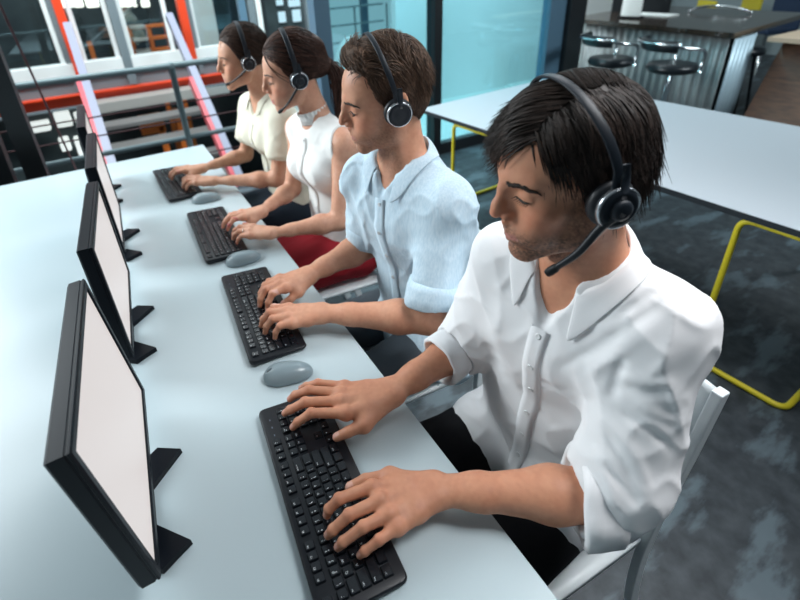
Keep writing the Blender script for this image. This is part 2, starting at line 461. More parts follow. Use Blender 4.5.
def body_field(P):
    """the whole body as one surface"""
    S = Field(); fr = P['fr']; k = fr.s; fem = P['fem']
    lat = nrm(P['SL']-P['SR']); fwd = P['fwd']
    g = P.get('girth', 1.)
    # trunk
    S.cap(P['hip'], P['waist'], .105*g, .088*g, .04, WF, (lat, 1.45))
    S.cap(P['waist'], P['chest'], .088*g, .100*g, .05, WF, (lat, 1.42))
    S.cap(P['chest'], P['ribtop'], .100*g, .070*g, .05, WF, (lat, 1.55))
    sw = .048*g
    S.cap(P['SL'], P['SR'], sw, sw, .05)
    nb = P['neck']; nt = fr.wor((-.020, 0, -.035))
    nr = P.get('neckr', .056 if not fem else .046)
    for s in ('SL', 'SR'):
        S.cap(nb+(nt-nb)*.25, P[s]+A([0, 0, .006]), .030*g, .040*g, .03)
        S.cap(P['chest']*.4+P[s]*.6, P[s], .06*g, .050*g, .04)
    if fem:
        for s in (1, -1): S.ell(P['chest']+fwd*.080+lat*.068*s+A([0, 0, -.01]), (.045, .050, .050), .05)
    else:
        for s in (1, -1): S.ell(P['chest']+fwd*.055+lat*.070*s+A([0, 0, .035]), (.045, .06, .045), .06)
    S.cap(nb, nt, nr*1.08*k, nr*.98*k, .035)
    S.cap(nt, fr.wor((.0, 0, .0)), nr*.98*k, nr*.9*k, .02)
    if not fem:
        for s in (1, -1): S.cap(fr.wor((-.01, .05*s, -.03)), nb+fwd*.045+lat*.02*s, .014, .010, .02)  # neck muscle
        S.ell(fr.wor((.030, 0, -.135)), (.012, .011, .014), .014)
    head_field(S, fr, fem)
    # arms
    ua, fa = (.046, .040) if not fem else (.038, .032)
    for s in 'LR':
        sh, el, H = P['S'+s], P['E'+s], P['H'+s]; W = H['W']; h = H['s']
        S.cap(sh, el, (ua+.006)*g, fa, .03)
        d = W-el; mid = el+d*.28
        S.cap(el, mid, fa*1.0, fa*1.06, .02)
        an = (H['lat'], 1.28)
        S.cap(mid, el+d*.75, fa*1.06, (.028 if not fem else .0235)*h, .02)
        S.cap(el+d*.72, W, (.0255 if not fem else .021)*h, (.0205 if not fem else .0175)*h, .015, WF, an)
        hand_field(S, W, H['lat'], H['up'], H['F'], H['T'], h)
    # legs
    for s in 'LR':
        S.cap(P['P'+s], P['K'+s], .078*g, .056*g, .04); S.cap(P['K'+s], P['K'+s]*.55+P['A'+s]*.45, .055*g, .050*g, .02)
        S.cap(P['K'+s]*.55+P['A'+s]*.45, P['A'+s], .050*g, .036*g, .02)
        S.cap(P['A'+s]+A([.02, 0, -.035]), P['A'+s]+A([-.13, 0, -.052]), .034, .026, .03)
    return S

def skin_colors(P):
    fr = P['fr']; base = A(P['skin']); fem = P['fem']
    nl = [n for s in 'LR' for n in nails(P['H'+s]['F'], P['H'+s]['T'], P['H'+s]['up'])]
    def fn(V):
        n = len(V); C = np.tile(base, (n, 1)); q = fr.loc(V); f, l, u = q.T; la = np.abs(l)
        mot = vnoise(V*45, 3)[:, None]*A([.05, .09, .10])+vnoise(V*170, 5)[:, None]*A([.06, .09, .09])
        C = C*(1+mot)
        hd = (np.abs(u) < .2) & (la < .12) & (np.abs(f) < .16)
        def mix(w, c):
            nonlocal C
            w = (w*hd)[:, None]; C = C*(1-w)+A(c)*w
        g = lambda c, r: np.exp(-(((q-A(c))/A(r))**2).sum(1))
        for s in (1, -1):
            mix(.40*g((.075, .045*s, -.030), (.03, .022, .022)), base*A([1.12, .72, .66]))
            mix(.35*g((.075, .032*s, .012), (.03, .02, .012)), base*A([.80, .66, .62]))
        mix(.45*g((.118, 0, -.035), (.02, .018, .014)), base*A([1.1, .72, .66]))
        if P.get('stubble'):
            jaw = sstep(-.040, -.075, u+.25*np.clip(.055-f, 0, .06)*-1)*sstep(.000, .025, f)*sstep(-.17, -.125, u)
            ch = sstep(.06, .03, f)*sstep(.015, -.03, u)*sstep(-.002, .018, f)*sstep(.03, .045, la)
            mou = g((.10, 0, -.057), (.02, .028, .008))
            w = np.clip(np.maximum(np.maximum(jaw, ch*.8), mou), 0, 1)*P['stubble']
            w = w*(.72+.5*vnoise(V*420, 9)); mix(np.clip(w, 0, .9), P.get('stubcol', (.06, .04, .032)))
        lip = sstep(.0075, .004, np.abs(u+.0735-.004*sstep(.0, .02, la)))*sstep(.026, .020, la)*sstep(.080, .088, f)
        mix(.8*lip, P['lip'])
        for s in (1, -1):   # lash line of the lowered lid
            ll = l*s; e = sstep(.0016, .0006, np.abs(u-(-.0045+.15*np.abs(ll-.031)*np.abs(ll-.031)/.012)))*sstep(.048, .044, ll)*sstep(.016, .020, ll)*sstep(.07, .076, f)
            mix(.9*e, (.02, .012, .010))
        for c, d, nn in nl:
            r = V-c; dd = r@d; nh = r@nn; r2 = (r**2).sum(1)-dd**2-nh**2
            w = sstep(.0085, .0065, np.abs(dd))*sstep(.0058, .0045, np.sqrt(np.maximum(r2, 0)))*sstep(-.003, -.001, nh)
            C = C*(1-.65*w[:, None])+A(P.get('nail', (.74, .48, .42)))*.65*w[:, None]
        for s in 'LR':       # redder knuckles and fingertips
            H = P['H'+s]
            for J in H['F']:
                for c, r in ((J[0], .012), (J[1], .010), (J[3], .010)):
                    w = .30*np.exp(-((V-A(c))**2).sum(1)/r**2)[:, None]; C = C*(1-w)+base*A([1.08, .70, .62])*w
        return np.clip(C, 0, 1)
    return fn

# ----- hair: a scalp cap plus many fine locks
def fib(n):
    i = np.arange(n)+.5; ph = np.arccos(1-2*i/n); th = PI*(1+5**.5)*i
    return np.c_[np.cos(th)*np.sin(ph), np.sin(th)*np.sin(ph), np.cos(ph)]
def hmin_fn(keys):
    xs, ys = zip(*keys)
    return lambda f, l: np.interp(np.degrees(np.arctan2(np.abs(l), f)), xs, ys)
def make_hair(P, spec, parent):
    fr = P['fr']; ce = A(spec.get('ce', (-.012, 0, .050))); re = A(spec['re']); hm = hmin_fn(spec['line'])
    S = Field()
    def fn(p):
        q = fr.loc(p); d = q-ce; f, l, u = d[..., 0], d[..., 1], q[..., 2]
        k0 = np.sqrt(((d/re)**2).sum(-1)); k1 = np.sqrt(((d/(re*re))**2).sum(-1))+1e-9
        e = k0*(k0-1)/k1
        c = (hm(q[..., 0], q[..., 1])-u)*.85
        h = np.clip(.5-.5*(c-e)/.008*-1, 0, 1)
        return np.maximum(e, c)*fr.s+.0012*vnoise(q*A([60, 60, 14]), 2)
    rw = re.max()*fr.s
    S.prim(fn, fr.wor(ce)-rw, fr.wor(ce)+rw, .005)
    for pr in spec.get('extra', []): S.cap(*pr, fr=fr)
    V, Q = S.polygonize(spec.get('res', .0035))
    mb = MB(); base = A(spec['col'])
    vals = 1+.35*vnoise(V*A([120, 120, 60]), 4)
    mb.v = V.tolist(); mb.f = Q.tolist(); mb.m = [0]*len(Q); mb.sm = [True]*len(Q); mb.c = [tuple(base*x*.8) for x in vals]
    rng = np.random.default_rng(spec.get('seed', 1))
    pts = fib(spec['n']*2); pts = pts+rng.normal(0, .03, pts.shape); pts /= np.linalg.norm(pts, axis=1)[:, None]
    nseg = spec.get('seg', 9); SW, SR_, SCc = [], [], []
    for d in pts:
        p = ce+d*re*.985
        if p[2] < hm(p[0], p[1])+rng.normal(0, .003): continue
        st = spec['flow'](p, rng)
        if st is None: continue
        length, lift, free, dirf, r0 = st
        path = [p.copy()]; ds = length/nseg
        jit = rng.normal(0, spec.get('jit', .12), 3)
        for i in range(nseg):
            t = (i+1)/nseg
            v = A(dirf(p, t), float); v = v/(np.linalg.norm(v)+1e-9)+jit*(.4+.6*t); e = (p-ce)/re; m = np.linalg.norm(e)
            nrmv = (e/re); nrmv /= np.linalg.norm(nrmv)
            if t <= free:
                v = v-(v@nrmv)*nrmv; v /= np.linalg.norm(v)+1e-9; p = p+v*ds
                e = (p-ce)/re; m = np.linalg.norm(e); p = ce+(p-ce)/m*(1.0+lift*math.sin(PI*min(1, t/max(free, .01)*.5))*1.)
            else:
                p = p+v/np.linalg.norm(v)*ds
                e = (p-ce)/re; m = np.linalg.norm(e)
                if m < 1.0: p = ce+(p-ce)/m*1.0
            path.append(p.copy())
        tt = np.linspace(0, 1, len(path)); SW.append(fr.c+fr.s*(A(path)@fr.R)); SR_.append(r0*fr.s*(1-.85*tt**2)); SCc.append(np.clip(base*(1+rng.normal(0, spec.get('var', .30))), 0.004, 1))
    if SW:
        W = A(SW); flat = W.reshape(-1, 3)
        for _ in range(4):
            d = S.ev(flat); m_ = d < .0012
            if not m_.any(): break
            q = flat[m_]; e = .002; G = np.stack([S.ev(q+A(v)*e)-S.ev(q-A(v)*e) for v in ((1, 0, 0), (0, 1, 0), (0, 0, 1))], 1)
            G /= np.linalg.norm(G, axis=1)[:, None]+1e-9; flat[m_] = q+G*np.minimum(.0016-d[m_], .03)[:, None]
        strands(mb, flat.reshape(W.shape), SR_, SCc, 3)
    for pts_, rr, n_, jit_ in spec.get('locks', []):       # hanging bundles (pony tail)
        pts_ = A(pts_, float)
        for _ in range(n_):
            o = rng.normal(0, 1, 3)*jit_; o2 = rng.normal(0, 1, 3)*jit_*.8; ph = rng.uniform(0, 6.28); am = rng.uniform(.3, 1)*.008
            sp = smooth_path(pts_, 15); t = np.linspace(0, 1, 15)[:, None]
            env = np.sin(PI*np.clip(t*.92+.04, 0, 1))
            w = sp+o*env+o2*env*t+am*np.c_[np.sin(t*9+ph), np.cos(t*8+ph), 0*t]*t
            mb.tube([fr.wor(q) for q in w], rr*fr.s*(1-.75*np.linspace(0, 1, 15)**2), 4, cap=False, col=tuple(np.clip(base*(1+rng.normal(0, .3)), 0, 1)))
    return mb.build('hair', M['hair'], parent, cols=True)
def make_brows(P, parent, col, th=1., body=None):
    fr = P['fr']; w = .93 if P['fem'] else 1.; rng = np.random.default_rng(4); c = fr.wor((.09, 0, .01)); B = body.near(c-.09, c+.09)
    for s in (1, -1):
        n = 170; t = rng.uniform(0, 1, n); l = .011+.041*t; u = P.get('brow_u', .0225)+.0060*np.sin(t*2.3)-.004*t+rng.normal(0, .0016, n)*th*(1-.5*t)
        O = np.stack([fr.wor((.13, a*s*w, b)) for a, b in zip(l, u)]); o = B.hits(O, np.tile(fr.dir((-1, 0, 0)), (n, 1)), .09)
        d = np.stack([fr.dir((-.25-.3*a, s*.8, .35-.6*a)) for a in t]); nn = fr.dir((1, 0, 0))
        mb = MB(); strands(mb, np.stack([o-nn*.0004, o+d*.004+nn*.0009, o+d*.008+nn*.0002], 1), np.tile([.0006*th, .0005*th, .0001], (n, 1)), A(col)*(1+rng.normal(0, .2, n))[:, None], 4)
        mb.build('eyebrow', M['hair'], parent, cols=True)
def make_lashes(P, parent, body):
    fr = P['fr']; w = .93 if P['fem'] else 1.; c = fr.wor((.09, 0, .01)); B = body.near(c-.09, c+.09)
    for s in (1, -1):
        t = np.linspace(0, 1, 9); O = np.stack([fr.wor((.12, (.0195+.0245*a)*s*w, -.0045+.0035*(2*a-1)**2)) for a in t])
        pt = B.hits(O, np.tile(fr.dir((-1, 0, 0)), (9, 1)), .09)+fr.dir((1, 0, 0))*.0008
        mb = MB(); mb.tube(pt, [.0007, .0014, .0018, .0020, .0021, .0020, .0018, .0014, .0008], 5, col=(.012, .008, .007))
        for i, p in enumerate(pt):
            mb.tube([p, p+fr.dir((.004, .0022*s*(i-4)/4, -.0028)), p+fr.dir((.007, .004*s*(i-4)/4, -.003))], [.0006, .0005, .0001], 4, cap=False, col=(.012, .008, .007))
        mb.build('eyelashes', M['hair'], parent, cols=True)

# ----- clothing
def rotm(ax, a):
    return A(Matrix.Rotation(rad(a), 3, Vector(ax)))
FR = [rotm((1, 0, 0), 35)@rotm((0, 0, 1), 20), rotm((1, 0, 0), -40)@rotm((0, 1, 0), 35)]
def folds(V, amp, sc=None, seed=1, creases=()):
    sc = sc or (17, 17, 5); o = 0.
    wp = V+.012*vnoise(V*11, seed+7)[..., None]
    for k, R in enumerate(FR):
        n = vnoise((wp@R.T)*A(sc)*(1, 1.35)[k], seed+k*3); o = o+(1, .7)[k]*((1-np.abs(n))**3-.28)
    m = vnoise(V*5.5, seed+11)*.5+.6
    d = -amp*o*m
    lo, hi = V.reshape(-1, 3).min(0), V.reshape(-1, 3).max(0)
    for P0, P1, a, w in creases:
        if np.any(hi < np.minimum(P0, P1)-3*w) or np.any(lo > np.maximum(P0, P1)+3*w): continue
        ba = P1-P0; q = V-P0; h = np.clip((q@ba)/(ba@ba), 0, 1)
        r = np.sqrt(((q-h[..., None]*ba)**2).sum(-1)); d = d+a*np.exp(-(r/w)**2)*(np.sin(PI*np.clip(h, .06, .94))**.5)
    return d
def shirt_field(P, off=.013, sleeves=True, amp=.006, hem=.10, seed=1, loose=1., slv_end=.86):
    S = Field(); lat = nrm(P['SL']-P['SR']); fwd = P['fwd']; g = P.get('girth', 1.); o = off
    bot = P['hip']+A([0, 0, -hem])+fwd*.02
    S.cap(bot, P['waist'], .112*g+o*loose, .096*g+o*loose, .03, WF, (lat, 1.45))
    S.cap(P['waist'], P['chest'], .096*g+o*loose, .102*g+o, .05, WF, (lat, 1.42))
    S.cap(P['chest'], P['ribtop'], .102*g+o, .072*g+o, .05, WF, (lat, 1.55))
    S.cap(P['SL'], P['SR'], .045*g+o*.6, .045*g+o*.6, .05)
    nb = P['neck']; nt = P['fr'].wor((-.020, 0, -.035))
    for s in ('SL', 'SR'):
        S.cap(nb+(nt-nb)*.18, P[s]+A([0, 0, .006]), .032*g+o*.5, .042*g+o*.7, .03)
        S.cap(P['chest']*.4+P[s]*.6, P[s], .058*g+o*.7, .050*g+o*.6, .04)
    if P['fem']:
        for s in (1, -1): S.ell(P['chest']+fwd*.082+lat*.068*s+A([0, 0, -.01]), (.045+o, .050+o, .050+o), .06)
    else:
        for s in (1, -1): S.ell(P['chest']+fwd*.055+lat*.070*s+A([0, 0, .035]), (.045+o*.8, .06+o*.8, .045+o*.8), .06)
    if sleeves:
        for s in 'LR':
            sh, el = P['S'+s], P['E'+s]; e = sh+(el-sh)*slv_end+P.get('slvo', {}).get(s, 0)
            S.cap(sh, e, P.get('slvu', .053*g)+o*.8, P.get('slv', .056)+o*.6, .035)
            if slv_end > .8 and P.get('slvx', .03) is not None:
                d = nrm(P['H'+s]['W']-el); S.cap(e, el+d*(P.get('slvx', .03) if not isinstance(P.get('slvx', .03), dict) else P['slvx'][s]), P.get('slv', .056)+o*.6, P.get('slv', .056)+o*.2, .02)
    S.amp, S.seed = amp, seed; S.disp = lambda V: folds(V, amp, seed=seed); S.damp = amp*1.5
    return S
def add_creases(S, lst):
    """lst: (photo polyline, depth of valley (+) or height of ridge (-), half width)"""
    C = []
    for pl, a, w in lst:
        q = S.hits(np.tile(CPOS, (len(pl), 1)), A([ray(*p) for p in pl]), 3., 80)
        for u, v in zip(q[:-1], q[1:]): C.append((u, v, a, w))
    S.disp = lambda V: folds(V, S.amp, seed=S.seed, creases=C); S.damp = S.amp*1.5+.008
def ring_cloth(mb, c, ax, L, rin, rout, u=None, wob=.004, flare=0., seed=0, n=40, mi=0):
    """rolled cuff / hem ring: double-walled loop of cloth around an axis"""
    ax = nrm(ax); u = nrm(np.cross(ax, [0, 0, 1.]) if u is None else u-(A(u)@ax)*ax); w = np.cross(ax, u); rng = np.random.default_rng(seed); ph = rng.uniform(0, 6, 6)
    prof = [(rin, 0), (rin, L*.5), (rin+flare, L*.97), (rin+flare+.002, L), ((rin+rout)/2+flare, L+.002), (rout+flare, L*.93), (rout+flare*.6, L*.6), (rout+.001, L*.3), (rout-.002, .02*L), (rin+.002, 0)]
    K = len(prof); v = []; f = []
    for i in range(n):
        a = 2*PI*i/n; wv = wob*(math.sin(2*a+ph[0])+.6*math.sin(3*a+ph[1])+.35*math.sin(7*a+ph[2]))
        for k, (r, z) in enumerate(prof):
            rr = r+wv*(z/L)*1.0+.0012*math.sin(9*a+ph[3]+k); zz = z+wob*.9*math.sin(2*a+ph[4]+k*.1)*(z/L)
            v.append(c+ax*zz+rr*(math.cos(a)*u+math.sin(a)*w))
    for i in range(n):
        j = (i+1) % n
        for k in range(K): q = (k+1) % K; f.append((i*K+k, j*K+k, j*K+q, i*K+q))
    mb.add(v, f, mi)
def push_out(S, p, m=.003, d=None):
    p = A(p, float)
    for _ in range(60):
        if float(S.ev(p[None])[0]) >= m: break
        p = p+d*.0025
    return p
def make_collar(P, S, c, up, fwd, m, parent, ra=.064, rb=.066, gap=38, leaf=(.040, .070), stand=.030, tilt=.35, name='collar', point=.03):
    """shirt collar: band round the neck with a folded leaf and two points"""
    up = nrm(up); fwd = nrm(fwd-(A(fwd)@up)*up); lat = np.cross(up, fwd)
    n = 41; th = np.linspace(-(180-gap), 180-gap, n); rows = []
    for t in th:
        a = rad(t); e = abs(t)/(180-gap); w = e**3
        out = -fwd*math.cos(a)+lat*math.sin(a)
        base = c+lat*ra*math.sin(a)-fwd*rb*math.cos(a)-up*tilt*.5*rb*(1-math.cos(a))
        sh = stand*(1-.45*w); L = leaf[0]+(leaf[1]-leaf[0])*w
        top = base+up*sh-out*.003
        mid = top+out*.007+up*.001
        dn = -up*1.0+out*.42+fwd*point*w*10
        dn = nrm(dn)
        r = [base-up*.012, base+up*sh*.5, top, mid, mid+out*.003+dn*L*.33, mid+out*.004+dn*L*.66, mid+out*.004+dn*L]
        rows.append([push_out(S, q, .0035, nrm(out*.25+up)) if k >= 3 else q for k, q in enumerate(r)])
    K = len(rows[0]); v = [q for r in rows for q in r]; f = []
    for i in range(n-1):
        for k in range(K-1): f.append((i*K+k, i*K+k+1, (i+1)*K+k+1, (i+1)*K+k))
    mb = MB(); mb.add(v, f); o = mb.build(name, m, parent)
    md = o.modifiers.new('thickness', 'SOLIDIFY'); md.thickness = .0022; md.offset = 1
    sb = o.modifiers.new('smooth', 'SUBSURF'); sb.levels = 1; sb.render_levels = 1
    return o
def make_placket(P, S, top, bot, fwd, m, parent, width=.032, nb=6, bm=None, name='button_placket', n=30, wv=.0):
    lat = nrm(np.cross(fwd, [0, 0, 1.])); rows = []; cen = []
    tt = np.linspace(0, 1, n); O = np.concatenate([[top+(bot-top)*t+lat*s*width/2+fwd*.25 for s in (-1, -.33, .33, 1)] for t in tt]); HH = S.hits(O, np.tile(-fwd, (len(O), 1)), .5, 60).reshape(n, 4, 3)
    for i_ in range(n):
        h = [q+fwd*.0028 for q in HH[i_]]
        rows.append([h[0]-fwd*.004]+h+[h[3]-fwd*.004]); cen.append((h[1]+h[2])/2)
    v = [q for r in rows for q in r]; K = 6; f = [(i*K+k, (i+1)*K+k, (i+1)*K+k+1, i*K+k+1) for i in range(n-1) for k in range(K-1)]
    mb = MB(); mb.add(v, f); pl = mb.build(name, m, parent)
    for t in np.linspace(.06, .93, nb):
        i = int(t*(n-1)); c = cen[i]; g = S.grad(c); x = nrm(np.cross(g, [0, 0, 1.])); y = np.cross(g, x)
        mt = Matrix(((x[0], y[0], g[0], c[0]), (x[1], y[1], g[1], c[1]), (x[2], y[2], g[2], c[2]), (0, 0, 0, 1)))
        b = MB(); b.lathe([(.0053, -.001), (.0056, .0008), (.0048, .0018), (.0032, .0012), (.0001, .0012)], 16, 0, mt); b.build('button', bm or M['button'], pl)
    return pl
def trousers_field(P, off=.012, amp=.004, seed=5):
    S = Field(); g = P.get('girth', 1.); lat = nrm(P['SL']-P['SR'])
    S.cap(P['hip']+A([0, 0, -.04]), P['hip']+A([0, 0, .05]), .105*g+off*.6, .098*g+off*.6, .04, WF, (lat, 1.45))
    for s in 'LR':
        S.cap(P['P'+s], P['K'+s], .080*g+off, .058*g+off, .05); S.cap(P['K'+s], P['A'+s]+A([0, 0, .02]), .058*g+off, .046*g+off, .03)
    S.disp = lambda V: folds(V, amp, (16, 16, 16), seed); S.damp = amp*1.5
    return S
def make_shoe(P, s, parent):
    S = Field(); a = P['A'+s]; z = .002
    S.cap(A([a[0]+.035, a[1], .045]), A([a[0]-.03, a[1], .042]), .040, .042, .02); S.cap(A([a[0]-.03, a[1], .040]), A([a[0]-.15, a[1], .034]), .042, .034, .02)
    S.cap(A([a[0]+.02, a[1], .05]), a+A([.01, 0, .01]), .045, .048, .02)
    S.prim(lambda p: p[..., 2]-z, a-.4, a+.4, .004, True)
    S.build('shoe', .006, M['shoe'], parent)

# ----- headset (worn, so a thing of its own)
def make_headset(fr, label, yaw_off=0., ring='silver', mic=((.03, .094, -.022), (.062, .078, -.066), (.092, .058, -.096)), w=1., scale=1., boomr=.0042, bandr=(.0085, .0022), cupo=(0, 0, 0), band_lift=.0, top=.158, tilt=.0, side=1):
    o = empty('headset', fr.wor((0, 0, top)), label=label, cat='headset', group='headsets worn by the four workers')
    inv = Matrix.Translation(-Vector(fr.wor((0, 0, top))))
    def part(mb, name, m, parent=o):
        me = mb.build(name, m, parent)
        if parent is o: me.matrix_parent_inverse = inv
        else: me.matrix_parent_inverse = Matrix.Identity(4)
        return me
    lw = .098*w; cu = A([.0, 0, -.004])+A(cupo)
    # band over the crown
    pts = []
    for a in np.linspace(-100, 100, 41):
        r = rad(a); pts.append(fr.wor((cu[0]-.012*math.cos(r)+(tilt+.012)*max(0, math.cos(r)), (lw+.006)*math.sin(r), .045+(top-.045)*math.cos(r) if abs(a) < 90 else .045-(abs(a)-90)*.0025)))
    mb = MB(); mb.tube(pts, fr.s, 10, flat=(bandr[0], bandr[1]), upv=None) if False else None
    v = []; n = 12; K = len(pts)
    for i in range(K):
        T = nrm(pts[min(i+1, K-1)]-pts[max(i-1, 0)]); x = fr.dir((1, 0, 0)); x = nrm(x-(x@T)*T); y = np.cross(x, T)
        for j in range(n):
            a = 2*PI*j/n; ca, sa = math.cos(a), math.sin(a)
            v.append(pts[i]+fr.s*(bandr[0]*np.sign(ca)*abs(ca)**.5*x+bandr[1]*np.sign(sa)*abs(sa)**.7*y))
    f = [(i*n+j, i*n+(j+1) % n, (i+1)*n+(j+1) % n, (i+1)*n+j) for i in range(K-1) for j in range(n)]+[list(range(n)), list(range((K-1)*n, K*n))[::-1]]
    mb = MB().add(v, f); part(mb, 'headband', M['headset'])
    for s in (1, -1):
        mb = MB()
        ax = fr.dir((0, s, 0)); 
        def mtx(off, tx=0., tz=0.):
            c = fr.wor(cu+A([tx, off*s, tz])); X = fr.dir((1, 0, 0)); Y = np.cross(ax, X)
            return Matrix(((X[0], Y[0], ax[0], c[0]), (X[1], Y[1], ax[1], c[1]), (X[2], Y[2], ax[2], c[2]), (0, 0, 0, 1)))
        q = fr.s
        arm = MB(); arm.tube([fr.wor((cu[0]-.010, s*(lw+.005), .052)), fr.wor((cu[0]-.008, s*(lw+.008), .032)), fr.wor((cu[0]-.004, s*(lw+.011), .010))], [.0062*q, .0068*q, .006*q], 10, flat=(1, .45), upv=fr.dir((0, s, 0)))
        part(arm, 'band_slider', M['headset'])
        mb.lathe([(.012*q, .004*q), (.016*q, -.001*q), (.026*q, -.004*q), (.031*q, .002*q), (.032*q, .009*q), (.029*q, .014*q), (.020*q, .016*q), (.002*q, .016*q)], 32, 0, mtx(lw-.014))
        part(mb, 'ear_cushion', M['cushion'])
        mb = MB(); mb.lathe([(.027*q, .0), (.0285*q, .004*q), (.027*q, .008*q), (.021*q, .0115*q), (.019*q, .0105*q), (.010*q, .0115*q), (.001*q, .012*q)], 32, 0, mtx(lw+.002))
        cup = part(mb, 'ear_cup', M['headset'])
        if ring:
            mb = MB(); mb.lathe([(.0262*q, .0035*q), (.0292*q, .0035*q), (.0285*q, .0085*q), (.0262*q, .0092*q), (.0255*q, .008*q)], 32, 0, mtx(lw+.002), cap=False)
            r_ = part(mb, 'ear_cup_ring', M[ring], cup)
        if s == side:
            b0 = A((cu[0], s*(lw+.016), cu[2]))
            mb = MB(); mb.lathe([(.013*q, 0), (.0145*q, .003*q), (.0135*q, .007*q), (.009*q, .009*q), (.001*q, .009*q)], 24, 0, mtx(lw+.011)); part(mb, 'boom_pivot', M['headset'])
            path = smooth_path([b0, *[(m_[0], s*m_[1], m_[2]) for m_ in mic]], 20); wp = [fr.wor(p) for p in path]
            mb = MB(); mb.tube(wp, np.linspace(boomr*1.35, boomr*.9, 20), 10); part(mb, 'microphone_boom', M['black'])
            d = nrm(wp[-1]-wp[-3]); e = wp[-1]
            mb = MB(); mb.tube([e-d*.010, e-d*.004, e+d*.004, e+d*.011, e+d*.013], [boomr*.9, .0062*q, .0066*q, .0056*q, .002], 12); part(mb, 'microphone', M['blackm'])
    return o
# ============================================================ desk and things
KS = .93
def build_desk():
    o = empty('desk', (-.7, 0, 0), label='long white office desk with four keyboards and monitors on it', cat='desk')
    inv = Matrix.Translation((.7, 0, 0))
    mb = MB(); mb.box((-1.55, -1.75, DZ-.022), (0, 1.672, DZ), .002); t = mb.build('desktop', M['desk'], o); t.matrix_parent_inverse = inv
    for y in (-1.35, 1.30):
        mb = MB(); p = round_poly([(-1.40, y-.1, DZ-.035), (-1.40, y-.1, .012), (-1.40, y+.1, .012), (-1.40, y+.1, DZ-.035)], .05)
        mb.tube(round_poly([(-1.42, y, DZ-.036), (-1.42, y, .013), (-.14, y, .013), (-.14, y, DZ-.036), (-1.40, y, DZ-.036)], .06), .013, 12); l = mb.build('leg', M['yellow'], o); l.matrix_parent_inverse = inv
build_desk()

def build_monitor():
    o = empty('monitor', (0, 0, 0)); W, H, b0, T = .4152, .3112, .0520, .032
    mb = MB()
    v = []; f = []
    # bezel frame: outer box with a recessed screen opening
    def loop(x, w, h): return [(x, -w, b0+H/2-h), (x, w, b0+H/2-h), (x, w, b0+H/2+h), (x, -w, b0+H/2+h)]
    rings = [(-T, W/2-.004, H/2-.004), (-T+.004, W/2, H/2), (-.009, W/2, H/2), (-.008, W/2-.0012, H/2-.0012), (-.006, W/2-.0012, H/2-.0012), (-.005, W/2, H/2), (-.002, W/2, H/2), (0, W/2-.003, H/2-.003), (0, W/2-.013, H/2-.013), (-.004, W/2-.0145, H/2-.0145)]
    for r in rings: v += loop(*r)
    for k in range(len(rings)-1):
        for i in range(4): j = (i+1) % 4; f.append((k*4+i, k*4+j, (k+1)*4+j, (k+1)*4+i))
    f.append((3, 2, 1, 0)); mb.add(v, f, 0, False); mb.build('bezel', M['bezel'], o)
    mb = MB(); mb.add(loop(-.0039, W/2-.0142, H/2-.0142)+loop(-.0060, W/2-.0142, H/2-.0142), [(0, 1, 2, 3), (7, 6, 5, 4), (0, 4, 5, 1), (1, 5, 6, 2), (2, 6, 7, 3), (3, 7, 4, 0)], 0, False); mb.build('screen', M['screen'], o)
    mb = MB(); v = []; f = []
    for x, w, h in ((-T, W/2-.006, H/2-.006), (-T-.004, W/2-.016, H/2-.016), (-T-.014, W/2-.09, H/2-.08), (-T-.016, W/2-.10, H/2-.09)): v += loop(x+.0015, w, h)
    for k in range(3):
        for i in range(4): j = (i+1) % 4; f.append((k*4+i, (k+1)*4+i, (k+1)*4+j, k*4+j))
    f += [(0, 1, 2, 3), (15, 14, 13, 12)]; mb.add(v, f, 0, False); back = mb.build('back_cover', M['blackm'], o)
    for r_ in range(7):
        pass
    mb = MB()
    for i in range(14):
        y = -.13+i*.02; mb.box((-T-.0085, y*.8, b0+H-.075), (-T-.003, y*.8+.008, b0+H-.045), .001)
    mb.build('vent_grille', M['blackm'], back)
    mb = MB(); mb.box((-.062, -.085, .010), (-.040, -.015, b0+.10), .004); mb.build('stand_neck', M['blackm'], o)
    mb = MB(); mb.prism([(-.066, -.10), (-.010, -.10), (-.010, .010), (-.066, .010)], 0, .012); mb.build('stand_base', M['blackm'], o)
    for poly in ([(-.064, -.128), (-.006, -.171), (.043, -.145), (-.012, -.085), (-.064, -.06)], [(-.064, .000), (-.030, -.030), (.0, .000), (.049, .048), (.006, .074), (-.050, .035)]):
        mb = MB(); n = len(poly); z0, z1 = 0., .013; c = np.mean(poly, 0)
        v = [(x, y, z0) for x, y in poly]+[(c[0]+(x-c[0])*.985, c[1]+(y-c[1])*.985, z1) for x, y in poly]
        mb.add(v, [list(range(n))[::-1], list(range(n, 2*n))]+[(i, (i+1) % n, n+(i+1) % n, n+i) for i in range(n)], 0, False)
        mb.build('stand_foot', M['bezel'], o)
    return o
mon = build_monitor()
ml = ['nearest black monitor standing at the front end of the desk, screen lit pale', 'second black monitor from the front, standing before the man in the light blue shirt', 'third black monitor from the front, opposite the woman in the white blouse', 'farthest black monitor in the row, opposite the woman in cream']
for i, (x, y, z, a) in enumerate([(-.503, -.383, .79, -.047), (-.492, .154, .795, -.056), (-.477, .700, .778, -.024), (-.505, 1.236, .794, -.001)]):
    o = mon if i == 0 else copy_tree(mon)
    o.location = (x, y, DZ); o.rotation_euler = (0, 0, a); tag(o, ml[i], 'monitor', 'monitors in a row on the desk')

for ch_ in children(mon):                       # the nearest panel leans back a little
    if ch_.name.split('.')[0] in ('bezel', 'screen', 'back_cover'):
        ch_.matrix_local = Matrix.Translation((0, 0, .052)) @ Matrix.Rotation(-.085, 4, 'Y') @ Matrix.Translation((0, 0, -.052))
